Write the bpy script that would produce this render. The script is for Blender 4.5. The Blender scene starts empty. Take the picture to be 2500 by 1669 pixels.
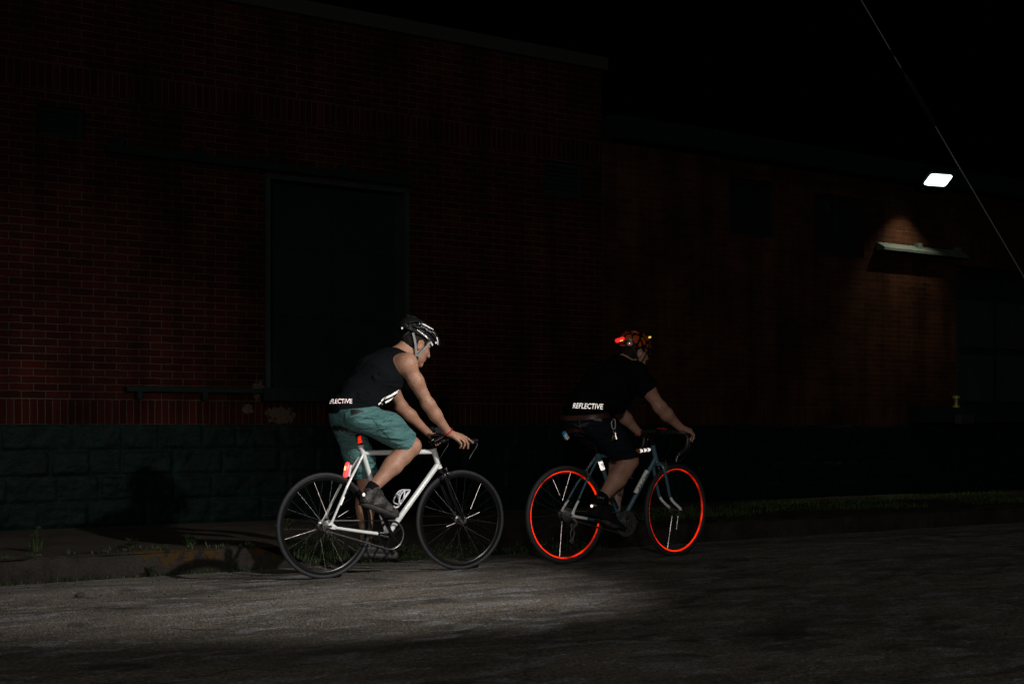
import bpy, bmesh, math, random
import numpy as np
from mathutils import Vector, Matrix
from mathutils.bvhtree import BVHTree

R = math.radians
random.seed(7); rng = np.random.default_rng(7)
S = bpy.context.scene
COL = S.collection
# ------------------------------------------------------------------ camera, sky, lights, exposure
# world axes: X runs along the brick wall (riders travel towards +X), Y points at the wall, Z up
cd = bpy.data.cameras.new('camera'); cam = bpy.data.objects.new('camera', cd); COL.objects.link(cam)
cam.location = (0, 0, .97); cam.rotation_euler = (R(90), 0, R(-35))
cd.sensor_width = 36; cd.lens = 50; cd.shift_y = .0822; cd.clip_end = 1000
S.camera = cam
S.view_settings.view_transform = 'Standard'; S.view_settings.look = 'None'
S.view_settings.exposure = 0; S.view_settings.gamma = 1

SUN_EL, SUN_AZ = R(36), R(-152)
W = bpy.data.worlds.new('World'); S.world = W; W.use_nodes = True
nt = W.node_tree; bg = nt.nodes['Background']
sky = nt.nodes.new('ShaderNodeTexSky'); sky.sky_type = 'NISHITA'; sky.sun_disc = False
sky.sun_elevation = R(-12); sky.sun_rotation = R(-150)          # the sun is long down: a night sky
nt.links.new(sky.outputs[0], bg.inputs[0]); bg.inputs[1].default_value = .05

def lamp(name, typ, loc, target, energy, col, **kw):
    d = bpy.data.lights.new(name, typ); o = bpy.data.objects.new(name, d); COL.objects.link(o)
    o.location = loc; d.energy = energy; d.color = col
    o.rotation_euler = (Vector(target) - Vector(loc)).to_track_quat('-Z', 'Y').to_euler()
    for k, v in kw.items(): setattr(d, k, v)
    return o
# faint general glow of the street, from high up on the left
sd = Vector((math.cos(SUN_EL) * math.sin(SUN_AZ), math.cos(SUN_EL) * math.cos(SUN_AZ), math.sin(SUN_EL)))
lamp('street_glow', 'SUN', sd * 30, (0, 0, 0), .11, (1, .96, .89), angle=R(20))
# unseen fill spot added behind the camera; its cone fades towards the wall top
lamp('added_fill_spot', 'SPOT', (-6.9, -9.8, 3.5), (7.5, 10.0, .1), 2750, (1, .95, .87), spot_size=R(43), spot_blend=1, shadow_soft_size=.5)
# the photographer's flash head on a stand to the right of the camera
FL = (5.54, 3.42, 3.16)
lamp('flash_head', 'SPOT', FL, (3.66, 7.86, .80), 960, (1, .955, .90), spot_size=R(58), spot_blend=.88, shadow_soft_size=.05)
# the weak flash on the camera itself (what the reflective cloth and tape send back)
lamp('camera_flash', 'POINT', (0.02, -.12, 1.12), (1, 1, 1), 26, (1, .95, .94), shadow_soft_size=.02)

# ------------------------------------------------------------------ materials
def NM(name):
    m = bpy.data.materials.new(name); m.use_nodes = True
    n = m.node_tree.nodes; return m, n, m.node_tree.links, n['Principled BSDF']
def noise(n, l, vec, scale, detail=4, rough=.6, dist=0):
    t = n.new('ShaderNodeTexNoise'); t.inputs['Scale'].default_value = scale; t.inputs['Detail'].default_value = detail
    t.inputs['Roughness'].default_value = rough; t.inputs['Distortion'].default_value = dist
    if vec is not None: l.new(vec, t.inputs['Vector'])
    return t.outputs['Fac']
def ramp(n, l, fac, stops):
    r = n.new('ShaderNodeValToRGB'); e = r.color_ramp.elements
    while len(e) < len(stops): e.new(.5)
    for i, (p, c) in enumerate(stops):
        e[i].position = p; e[i].color = (*c, 1) if len(c) == 3 else c
    l.new(fac, r.inputs[0]); return r.outputs[0]
def mixc(n, l, fac, a, b, mode='MIX'):
    x = n.new('ShaderNodeMix'); x.data_type = 'RGBA'; x.blend_type = mode
    for s, v in ((x.inputs[0], fac), (x.inputs[6], a), (x.inputs[7], b)):
        if isinstance(v, (int, float)): s.default_value = v
        elif isinstance(v, tuple): s.default_value = (*v, 1)
        else: l.new(v, s)
    return x.outputs[2]
def mth(n, l, op, a, b=0, c=0, clamp=False):
    x = n.new('ShaderNodeMath'); x.operation = op; x.use_clamp = clamp
    for s, v in zip(x.inputs, (a, b, c)):
        if isinstance(v, (int, float)): s.default_value = v
        else: l.new(v, s)
    return x.outputs[0]
def bump(n, l, h, strength, dist, bsdf):
    b = n.new('ShaderNodeBump'); b.inputs['Strength'].default_value = strength; b.inputs['Distance'].default_value = dist
    l.new(h, b.inputs['Height']); l.new(b.outputs[0], bsdf.inputs['Normal'])
def ocoord(n): return n.new('ShaderNodeTexCoord').outputs['Object']

def pm(name, col, rough=.6, metal=0, var=.15, scale=30, bmp=0, bscale=None, coat=0, spec=None, emit=0, sub=0, dist=.004):
    m, n, l, b = NM(name); v = ocoord(n)
    f = noise(n, l, v, scale)
    lo = tuple(c * (1 - var) for c in col); hi = tuple(min(1, c * (1 + var)) for c in col)
    l.new(ramp(n, l, f, [(.3, lo), (.7, hi)]), b.inputs['Base Color'])
    b.inputs['Roughness'].default_value = rough; b.inputs['Metallic'].default_value = metal
    b.inputs['Coat Weight'].default_value = coat; b.inputs['Coat Roughness'].default_value = .12
    if spec is not None: b.inputs['Specular IOR Level'].default_value = spec
    if sub:
        b.inputs['Subsurface Weight'].default_value = sub; b.inputs['Subsurface Radius'].default_value = (.012, .005, .003)
    if emit:
        b.inputs['Emission Color'].default_value = (*col, 1); b.inputs['Emission Strength'].default_value = emit
    if bmp: bump(n, l, noise(n, l, v, bscale or scale * 3, 6), bmp, dist, b)
    return m
def retro(name, col, diff=None, rough=.28, gain=.36, vs=60, lo=.72, e0=.34, e1=.62):
    """retroreflective sheet: besides plain scatter it returns lamp light towards where that light came from
    (a rough mirror whose facets face back along the ray, like the glass beads or corner cubes of the real tape)"""
    m, n, l, b = NM(name); out = n['Material Output']
    b.inputs['Base Color'].default_value = (*(diff or col), 1); b.inputs['Roughness'].default_value = .5
    g = n.new('ShaderNodeNewGeometry'); gl = n.new('ShaderNodeBsdfGlossy')
    f = noise(n, l, ocoord(n), vs, 3)
    l.new(ramp(n, l, f, [(e0, tuple(c * lo * gain for c in col)), (e1, tuple(c * gain for c in col))]), gl.inputs['Color'])
    gl.inputs['Roughness'].default_value = rough
    l.new(g.outputs['Incoming'], gl.inputs['Normal'])
    a = n.new('ShaderNodeAddShader'); l.new(b.outputs[0], a.inputs[0]); l.new(gl.outputs[0], a.inputs[1])
    l.new(a.outputs[0], out.inputs[0]); return m

def brick(name, c1, c2, mort, bands=(), patches=()):
    m, n, l, b = NM(name); v = ocoord(n)
    sp = n.new('ShaderNodeSeparateXYZ'); l.new(v, sp.inputs[0])
    xy = mth(n, l, 'ADD', sp.outputs[0], sp.outputs[1])
    def br(u, w, bw, rh, off, ms):
        cv = n.new('ShaderNodeCombineXYZ'); l.new(u, cv.inputs[0]); l.new(w, cv.inputs[1])
        t = n.new('ShaderNodeTexBrick'); t.offset = off
        t.inputs['Color1'].default_value = (*c1, 1); t.inputs['Color2'].default_value = (*c2, 1); t.inputs['Mortar'].default_value = (*mort, 1)
        t.inputs['Scale'].default_value = 1; t.inputs['Mortar Size'].default_value = ms; t.inputs['Mortar Smooth'].default_value = .25
        t.inputs['Bias'].default_value = -.1; t.inputs['Brick Width'].default_value = bw; t.inputs['Row Height'].default_value = rh
        jw = noise(n, l, v, 9, 3)
        jit = n.new('ShaderNodeVectorMath'); jit.operation = 'ADD'; l.new(cv.outputs[0], jit.inputs[0])
        o = mth(n, l, 'MULTIPLY', mth(n, l, 'SUBTRACT', jw, .5), .013); cj = n.new('ShaderNodeCombineXYZ'); l.new(o, cj.inputs[0]); l.new(o, cj.inputs[1])
        l.new(cj.outputs[0], jit.inputs[1]); l.new(jit.outputs[0], t.inputs['Vector'])
        return t
    t1 = br(xy, mth(n, l, 'SUBTRACT', sp.outputs[2], 1.195), .195, .0605, .5, .0042)
    col, fac = t1.outputs['Color'], t1.outputs['Fac']
    for z0, z1 in bands:
        t2 = br(mth(n, l, 'SUBTRACT', sp.outputs[2], z0), xy, z1 - z0, .0615, 0, .0042)
        k = mth(n, l, 'MULTIPLY', mth(n, l, 'GREATER_THAN', sp.outputs[2], z0), mth(n, l, 'LESS_THAN', sp.outputs[2], z1))
        col = mixc(n, l, k, col, t2.outputs['Color'])
        fm = n.new('ShaderNodeMix'); l.new(k, fm.inputs[0]); l.new(fac, fm.inputs[2]); l.new(t2.outputs['Fac'], fm.inputs[3]); fac = fm.outputs[0]
    big = noise(n, l, v, 1.3, 5); fine = noise(n, l, v, 70, 4)
    col = mixc(n, l, 1.0, col, ramp(n, l, big, [(.3, (.45, .45, .46)), (.5, (.9, .9, .9)), (.7, (1.25, 1.2, 1.15))]), 'MULTIPLY')
    col = mixc(n, l, 1.0, col, ramp(n, l, fine, [(.3, (.75, .75, .75)), (.7, (1.15, 1.15, 1.15))]), 'MULTIPLY')
    ms = n.new('ShaderNodeMapping'); ms.inputs['Scale'].default_value = (2.6, 2.6, .30); l.new(v, ms.inputs[0])
    col = mixc(n, l, 1.0, col, ramp(n, l, noise(n, l, ms.outputs[0], 1.6, 5, .6), [(.32, (.55, .56, .58)), (.55, (1, 1, 1)), (.72, (1.22, 1.16, 1.1))]), 'MULTIPLY')
    for (px, pz, rx, rz) in patches:                              # flaked paint over old render
        dx = mth(n, l, 'DIVIDE', mth(n, l, 'SUBTRACT', sp.outputs[0], px), rx)
        dz = mth(n, l, 'DIVIDE', mth(n, l, 'SUBTRACT', sp.outputs[2], pz), rz)
        d = mth(n, l, 'ADD', mth(n, l, 'MULTIPLY', dx, dx), mth(n, l, 'MULTIPLY', dz, dz))
        d = mth(n, l, 'ADD', d, mth(n, l, 'MULTIPLY', mth(n, l, 'SUBTRACT', noise(n, l, v, 16, 5, .7), .5), 3.4))
        k = mth(n, l, 'LESS_THAN', d, .55)
        col = mixc(n, l, k, col, ramp(n, l, noise(n, l, v, 40), [(.3, (.024, .017, .012)), (.7, (.048, .034, .024))]))
    l.new(col, b.inputs['Base Color']); b.inputs['Roughness'].default_value = .75; b.inputs['Specular IOR Level'].default_value = .02
    h = mth(n, l, 'ADD', mth(n, l, 'MULTIPLY', fac, -1), mth(n, l, 'MULTIPLY', fine, .25))
    bump(n, l, h, .7, .006, b); return m

def asphalt():
    m, n, l, b = NM('asphalt'); v = ocoord(n)
    mp = n.new('ShaderNodeMapping'); mp.inputs['Scale'].default_value = (.55, 1.15, 1); l.new(v, mp.inputs[0])
    st = noise(n, l, mp.outputs[0], 1.5, 6, .62, .6)
    st2 = noise(n, l, mp.outputs[0], 5.5, 5, .6, .4)
    col = ramp(n, l, st, [(.30, (.066, .060, .053)), (.43, (.120, .109, .097)), (.55, (.166, .150, .131)), (.68, (.222, .204, .183))])
    col = mixc(n, l, ramp(n, l, st2, [(.53, (0, 0, 0)), (.62, (.8, .8, .8))]), col, (.245, .262, .288))
    ag = n.new('ShaderNodeTexVoronoi'); ag.inputs['Scale'].default_value = 85; l.new(v, ag.inputs['Vector'])
    agc = n.new('ShaderNodeSeparateColor'); l.new(ag.outputs['Color'], agc.inputs[0])
    col = mixc(n, l, 1, col, ramp(n, l, agc.outputs[0], [(.0, (.5, .5, .5)), (.45, (.9, .88, .86)), (.92, (1.2, 1.15, 1.1)), (.98, (2.2, 2.0, 1.7))]), 'MULTIPLY')
    # cracks along the street and a few tar patches
    wv = n.new('ShaderNodeTexVoronoi'); wv.feature = 'DISTANCE_TO_EDGE'; wv.inputs['Scale'].default_value = .8
    dv = n.new('ShaderNodeVectorMath'); dv.operation = 'ADD'; l.new(mp.outputs[0], dv.inputs[0])
    nn = n.new('ShaderNodeTexNoise'); nn.inputs['Scale'].default_value = 2.2; nn.inputs['Detail'].default_value = 5; l.new(v, nn.inputs['Vector'])
    l.new(nn.outputs['Color'], dv.inputs[1]); l.new(dv.outputs[0], wv.inputs['Vector'])
    cr = ramp(n, l, wv.outputs['Distance'], [(.002, (.5, .5, .5)), (.012, (1, 1, 1))])
    col = mixc(n, l, 1, col, cr, 'MULTIPLY')
    tp = ramp(n, l, noise(n, l, mp.outputs[0], 2.4, 5, .55, 1.2), [(.56, (1, 1, 1)), (.63, (.5, .5, .5))])
    col = mixc(n, l, 1, col, tp, 'MULTIPLY')
    l.new(col, b.inputs['Base Color']); b.inputs['Roughness'].default_value = .85; b.inputs['Specular IOR Level'].default_value = .3
    h = mth(n, l, 'ADD', mth(n, l, 'MULTIPLY', ag.outputs['Distance'], .6), noise(n, l, v, 40, 6, .7))
    bump(n, l, h, 1, .016, b); return m

def concrete(name, lo, hi, scale=3, yellow=None):
    m, n, l, b = NM(name); v = ocoord(n)
    col = ramp(n, l, noise(n, l, v, scale, 7, .65, .3), [(.3, lo), (.7, hi)])
    col = mixc(n, l, 1, col, ramp(n, l, noise(n, l, v, 90, 3), [(.3, (.55, .55, .55)), (.7, (1.3, 1.3, 1.3))]), 'MULTIPLY')
    if yellow:
        sp = n.new('ShaderNodeSeparateXYZ'); l.new(v, sp.inputs[0])
        f = mth(n, l, 'ADD', noise(n, l, v, 11, 6, .75), mth(n, l, 'MULTIPLY', mth(n, l, 'SUBTRACT', sp.outputs[2], .05), 1.2))
        for x0, x1 in yellow:
            k = mth(n, l, 'MULTIPLY', mth(n, l, 'GREATER_THAN', sp.outputs[0], x0), mth(n, l, 'LESS_THAN', sp.outputs[0], x1))
            k = mth(n, l, 'MULTIPLY', k, mth(n, l, 'GREATER_THAN', f, .53))
            col = mixc(n, l, k, col, (.042, .024, .008))
    l.new(col, b.inputs['Base Color']); b.inputs['Roughness'].default_value = .9; b.inputs['Specular IOR Level'].default_value = .15
    bump(n, l, noise(n, l, v, 45, 8, .7), .8, .012, b); return m

M = {}
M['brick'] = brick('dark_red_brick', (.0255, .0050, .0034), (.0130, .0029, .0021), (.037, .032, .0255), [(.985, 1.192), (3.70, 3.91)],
                   [(1.39, 1.29, .08, .11), (1.28, 1.12, .07, .06), (1.60, 1.07, .18, .11)])
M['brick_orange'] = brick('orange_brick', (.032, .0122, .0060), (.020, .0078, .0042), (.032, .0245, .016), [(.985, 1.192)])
M['asphalt'] = asphalt()
M['pavement'] = concrete('dirty_concrete', (.022, .0175, .014), (.052, .042, .034))
M['kerb'] = concrete('kerb_concrete', (.012, .010, .009), (.034, .030, .026), 5, [(3.40, 4.02), (4.24, 4.44)])
M['earth'] = concrete('dark_earth', (.012, .010, .007), (.03, .026, .018))
M['stone'] = pm('green_painted_stone', (.0015, .0060, .0047), .45, var=.5, scale=9, bmp=.9, bscale=50, dist=.010, spec=.05)
M['green_paint'] = pm('dark_green_paint', (.0038, .0085, .0073), .6, var=.25, scale=6, bmp=.2, spec=.04)
M['door_green'] = pm('green_black_door_paint', (.0046, .0092, .0080), .6, var=.3, scale=3, spec=.06)
M['light_green'] = pm('pale_green_paint', (.028, .041, .033), .65, var=.2, scale=8)
M['vent_green'] = pm('grey_green_vent_paint', (.0075, .0120, .0115), .6, var=.2, scale=8, spec=.05)
M['pane_green'] = pm('grey_green_panel_paint', (.013, .020, .017), .6, var=.2, scale=6, spec=.05)
M['coping'] = pm('coping_stone', (.0042, .0040, .0038), .8, var=.2)
M['black_glass'] = pm('dark_window_glass', (.006, .007, .008), .08, var=.1)
M['roof'] = pm('roof_felt', (.02, .02, .02), .9)
M['dark'] = pm('black_plastic', (.012, .012, .013), .35, var=.1)
M['black_metal'] = pm('black_anodised_metal', (.014, .014, .015), .28, .6, var=.1)
M['steel'] = pm('polished_steel', (.55, .55, .56), .25, 1, var=.1)
M['dark_steel'] = pm('oily_steel', (.12, .12, .12), .35, .6, var=.3, scale=60)
M['tyre'] = pm('black_rubber', (.024, .025, .028), .62, spec=.3, var=.2, scale=60, bmp=.3, bscale=200, dist=.002)
M['tape'] = pm('black_bar_tape', (.016, .016, .017), .4, var=.2, bmp=.6, bscale=90)
M['tape_brown'] = pm('worn_grey_bar_tape', (.022, .021, .020), .35, var=.25, bmp=.6, bscale=90)
M['white'] = pm('chipped_white_paint', (.72, .75, .75), .35, var=.05, coat=.3)
M['teal'] = pm('teal_blue_paint', (.072, .150, .190), .32, .1, var=.1, coat=.4)
M['white_panel'] = pm('white_panel_paint', (.78, .78, .78), .35, var=.05)
M['white_plastic'] = pm('white_plastic', (.72, .72, .78), .35, var=.05)
M['saddle'] = pm('black_saddle_leather', (.012, .011, .011), .4, var=.2)
M['saddle_red'] = pm('dark_red_saddle_leather', (.05, .012, .012), .4, var=.2)
M['ink'] = pm('black_ink', (.004, .004, .004), .6)
M['orange'] = pm('orange_sticker', (.45, .16, .01), .4, var=.2)
M['orange_dark'] = pm('orange_sticker_letters', (.17, .045, .005), .5)
M['blue'] = pm('blue_plastic', (.02, .26, .60), .4)
M['grey_print'] = pm('grey_print', (.30, .30, .30), .6)
M['dim_print'] = pm('dim_grey_print', (.10, .10, .10), .6)
M['red_band'] = pm('red_rubber_band', (.42, .012, .022), .45)
M['red_paint'] = pm('red_anodised_metal', (.30, .02, .03), .35)
M['alloy'] = pm('bright_alloy', (.62, .62, .64), .3, .35)
M['gold'] = pm('brass', (.50, .33, .14), .3, 1)
M['brown_leather'] = pm('brown_belt_leather', (.055, .025, .020), .4, var=.3, bmp=.3)
M['strap'] = pm('grey_webbing', (.24, .245, .245), .8, var=.15, scale=200)
M['strap_black'] = pm('black_webbing', (.012, .012, .012), .8)
M['skin'] = pm('tanned_skin', (.40, .222, .152), .44, spec=.40, var=.16, scale=22, bmp=.12, bscale=120, sub=.12, dist=.002)
M['skin_pale'] = pm('pale_skin', (.375, .212, .155), .52, spec=.28, var=.16, scale=22, bmp=.12, bscale=120, sub=.12, dist=.002)
M['hair'] = pm('short_black_hair', (.012, .009, .007), .7, spec=.15, var=.4, scale=150, bmp=.8, bscale=260, dist=.003)
M['cloth_black'] = pm('black_jersey_cotton', (.0072, .0088, .0108), .95, spec=.06, var=.12, scale=8, bmp=.25, bscale=14, dist=.02)
M['cloth_jet'] = pm('jet_black_cotton', (.0035, .0045, .0065), .95, spec=.06, var=.12, scale=8, bmp=.25, bscale=14, dist=.02)
M['shorts_teal'] = pm('teal_cotton_twill', (.074, .180, .178), .9, spec=.08, var=.10, scale=12, bmp=.45, bscale=18, dist=.03)
M['shorts_navy'] = pm('black_navy_twill', (.0085, .0115, .0155), .9, spec=.1, var=.15, scale=12, bmp=.4, bscale=18, dist=.02)
M['seam'] = pm('dark_teal_thread', (.022, .065, .066), .9)
M['shoe'] = pm('dark_grey_leather', (.030, .028, .027), .36, var=.25, scale=20, bmp=.8, bscale=26, dist=.02)
M['sole'] = pm('dark_rubber_sole', (.032, .031, .030), .6)
M['shoe_black'] = pm('black_canvas', (.007, .007, .008), .85, spec=.15)
M['sock'] = pm('black_sock', (.006, .006, .008), .95, spec=.08)
M['sock_grey'] = pm('light_grey_sock', (.30, .27, .25), .9)
M['helmet'] = pm('black_helmet_shell', (.008, .0085, .010), .45, var=.15, coat=.05, spec=.22)
M['glove'] = pm('black_glove', (.009, .009, .009), .85, spec=.12)
M['eye'] = pm('eye_white', (.30, .27, .25), .3)
M['retro_white'] = retro('reflective_silver_print', (.98, .93, .92), (.50, .48, .48))
M['retro_pink'] = retro('reflective_silver_spoke_sleeve', (1, .86, .86), (.42, .40, .40), gain=.34, vs=14, lo=.15)
M['retro_text'] = retro('reflective_pinkish_print', (1, .80, .84), (.50, .42, .43), gain=.55, vs=55, lo=.3)
M['retro_red'] = retro('reflective_red_tape', (1, .03, .008), (.55, .02, .008), gain=.34)
M['retro_rim'] = retro('reflective_orange_red_rim_tape', (1, .020, .001), (.50, .014, .002), gain=.44, vs=3.4, lo=.10, e0=.40, e1=.58)
M['rubber_grey'] = pm('grey_rubber', (.04, .04, .042), .6)
M['grass'] = pm('green_blades', (.020, .038, .009), .6, var=.5, scale=3)
M['grass_verge'] = pm('dull_green_blades', (.040, .064, .018), .7, var=.6, scale=2.2, spec=.05)
M['grass_dry'] = pm('dry_blades', (.060, .055, .022), .7, var=.4, scale=3)
M['red_lit'] = pm('lit_red_lens', (1, .030, .025), .25, emit=.8)
M['pink_lit'] = pm('lit_pink_red_lens', (1, .075, .075), .25, emit=1.15)
M['led'] = pm('lit_led', (1, .42, .18), .3, emit=2.2)
M['yellow_lit'] = pm('lit_yellow_lens', (1, .62, .14), .3, emit=.9)
M['lamp_face'] = pm('lit_lamp_face', (.86, 1, .90), .3, emit=3.5, var=.05)
M['yellow'] = pm('yellow_painted_metal', (.13, .112, .012), .4)
M['stone_dark'] = pm('dark_stone', (.03, .028, .026), .9)
M['wire'] = pm('grey_steel_cable', (.30, .32, .33), .5, .2)

def helmet_scales():
    m, n, l, b = NM('orange_and_black_scale_print'); v = ocoord(n)
    t = n.new('ShaderNodeTexVoronoi'); t.feature = 'DISTANCE_TO_EDGE'; t.inputs['Scale'].default_value = 19
    mp = n.new('ShaderNodeMapping'); mp.inputs['Scale'].default_value = (1.15, 1, .62); mp.inputs['Rotation'].default_value = (0, R(18), 0)
    l.new(v, mp.inputs[0]); l.new(mp.outputs[0], t.inputs['Vector'])
    f = ramp(n, l, t.outputs['Distance'], [(.11, (.004, .003, .003)), (.15, (.36, .062, .008))])
    l.new(f, b.inputs['Base Color']); b.inputs['Roughness'].default_value = .3; b.inputs['Coat Weight'].default_value = .5; b.inputs['Coat Roughness'].default_value = .06
    return m
M['scales'] = helmet_scales()
def skin(name, col, rough):
    m, n, l, b = NM(name); v = ocoord(n)
    c = ramp(n, l, noise(n, l, v, 9, 5, .6), [(.3, tuple(x * .84 for x in col)), (.7, tuple(x * 1.12 for x in col))])
    c = mixc(n, l, 1, c, ramp(n, l, noise(n, l, v, 38, 4, .6), [(.3, (.90, .84, .82)), (.7, (1.06, 1.04, 1.03))]), 'MULTIPLY')
    t = n.new('ShaderNodeTexVoronoi'); t.inputs['Scale'].default_value = 21; l.new(v, t.inputs['Vector'])
    sp = n.new('ShaderNodeSeparateColor'); l.new(t.outputs['Color'], sp.inputs[0])
    k = mth(n, l, 'MULTIPLY', mth(n, l, 'LESS_THAN', t.outputs['Distance'], .10), mth(n, l, 'GREATER_THAN', sp.outputs[0], .72))
    c = mixc(n, l, mth(n, l, 'MULTIPLY', k, .75), c, tuple(x * .28 for x in col))
    l.new(c, b.inputs['Base Color']); l.new(ramp(n, l, noise(n, l, v, 16, 3), [(.3, (rough - .1,) * 3), (.7, (rough + .12,) * 3)]), b.inputs['Roughness'])
    b.inputs['Specular IOR Level'].default_value = .42; b.inputs['Subsurface Weight'].default_value = .10; b.inputs['Subsurface Radius'].default_value = (.010, .004, .0025)
    vn = noise(n, l, v, 26, 3, .5, 1.5)
    bump(n, l, mth(n, l, 'ADD', mth(n, l, 'MULTIPLY', vn, 1.6), noise(n, l, v, 240, 3)), .28, .006, b); return m
M['skin'] = skin('tanned_skin', (.39, .214, .146), .46)
M['skin_pale'] = skin('pale_skin', (.375, .212, .155), .48)
def cloth(name, col, rot, sc, strength, dist, rough=.92, spec=.06):
    m, n, l, b = NM(name); v = ocoord(n)
    mp = n.new('ShaderNodeMapping'); mp.inputs['Rotation'].default_value = tuple(R(a) for a in rot); mp.inputs['Scale'].default_value = sc; l.new(v, mp.inputs[0])
    w = noise(n, l, mp.outputs[0], 1, 5, .55, 1.1); wv = noise(n, l, v, 420, 2)
    f = noise(n, l, v, 10, 4)
    l.new(mixc(n, l, 1, ramp(n, l, f, [(.3, tuple(c * .82 for c in col)), (.7, tuple(c * 1.12 for c in col))]), ramp(n, l, wv, [(.3, (.86, .86, .86)), (.7, (1.1, 1.1, 1.1))]), 'MULTIPLY'), b.inputs['Base Color'])
    b.inputs['Roughness'].default_value = rough; b.inputs['Specular IOR Level'].default_value = spec; b.inputs['Sheen Weight'].default_value = 0
    bump(n, l, mth(n, l, 'ADD', w, mth(n, l, 'MULTIPLY', wv, .03)), strength, dist, b); return m
M['shorts_teal'] = cloth('teal_cotton_twill', (.090, .205, .203), (0, 38, 0), (4, 8, 19), .9, .055)
M['cloth_black'] = cloth('black_jersey_cotton', (.0058, .0070, .0088), (0, -52, 0), (3, 5, 11), .6, .05)
M['cloth_jet'] = cloth('jet_black_cotton', (.0030, .0037, .0052), (0, -48, 0), (3, 5, 11), .6, .05)
M['shorts_navy'] = cloth('black_navy_twill', (.0090, .0120, .0158), (0, 35, 0), (5, 8, 20), .8, .04)

# ------------------------------------------------------------------ mesh builder and object helpers
BASE = {}
def empty(name, loc, label, cat, group=None):
    o = bpy.data.objects.new(name, None); COL.objects.link(o); o.location = loc; o.empty_display_size = .1
    o['label'] = label; o['category'] = cat
    if group: o['group'] = group
    BASE[o.name] = Vector(loc); return o
def tag(o, label=None, cat=None, group=None, kind=None):
    for k, v in (('label', label), ('category', cat), ('group', group), ('kind', kind)):
        if v: o[k] = v
    return o
def link(name, me, mats, parent=None, smooth=True, auto=None):
    for m in (mats if isinstance(mats, (list, tuple)) else [mats]): me.materials.append(m)
    o = bpy.data.objects.new(name, me); COL.objects.link(o)
    if parent is not None:
        b = BASE[parent.name]; me.transform(Matrix.Translation(-b)); o.parent = parent; BASE[o.name] = b
    else: BASE[o.name] = Vector((0, 0, 0))
    if smooth:
        me.polygons.foreach_set('use_smooth', [True] * len(me.polygons))
        if auto:
            try: me.set_sharp_from_angle(angle=R(auto))
            except Exception: pass
    return o
def catmull(pts, n=6):
    P = [Vector(p) for p in pts]; P = [2 * P[0] - P[1]] + P + [2 * P[-1] - P[-2]]; out = []
    for i in range(1, len(P) - 2):
        for k in range(n):
            t = k / n; a, b, c, d = P[i - 1:i + 3]
            out.append(.5 * ((2 * b) + (-a + c) * t + (2 * a - 5 * b + 4 * c - d) * t * t + (-a + 3 * b - 3 * c + d) * t ** 3))
    out.append(P[-2]); return out
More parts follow.
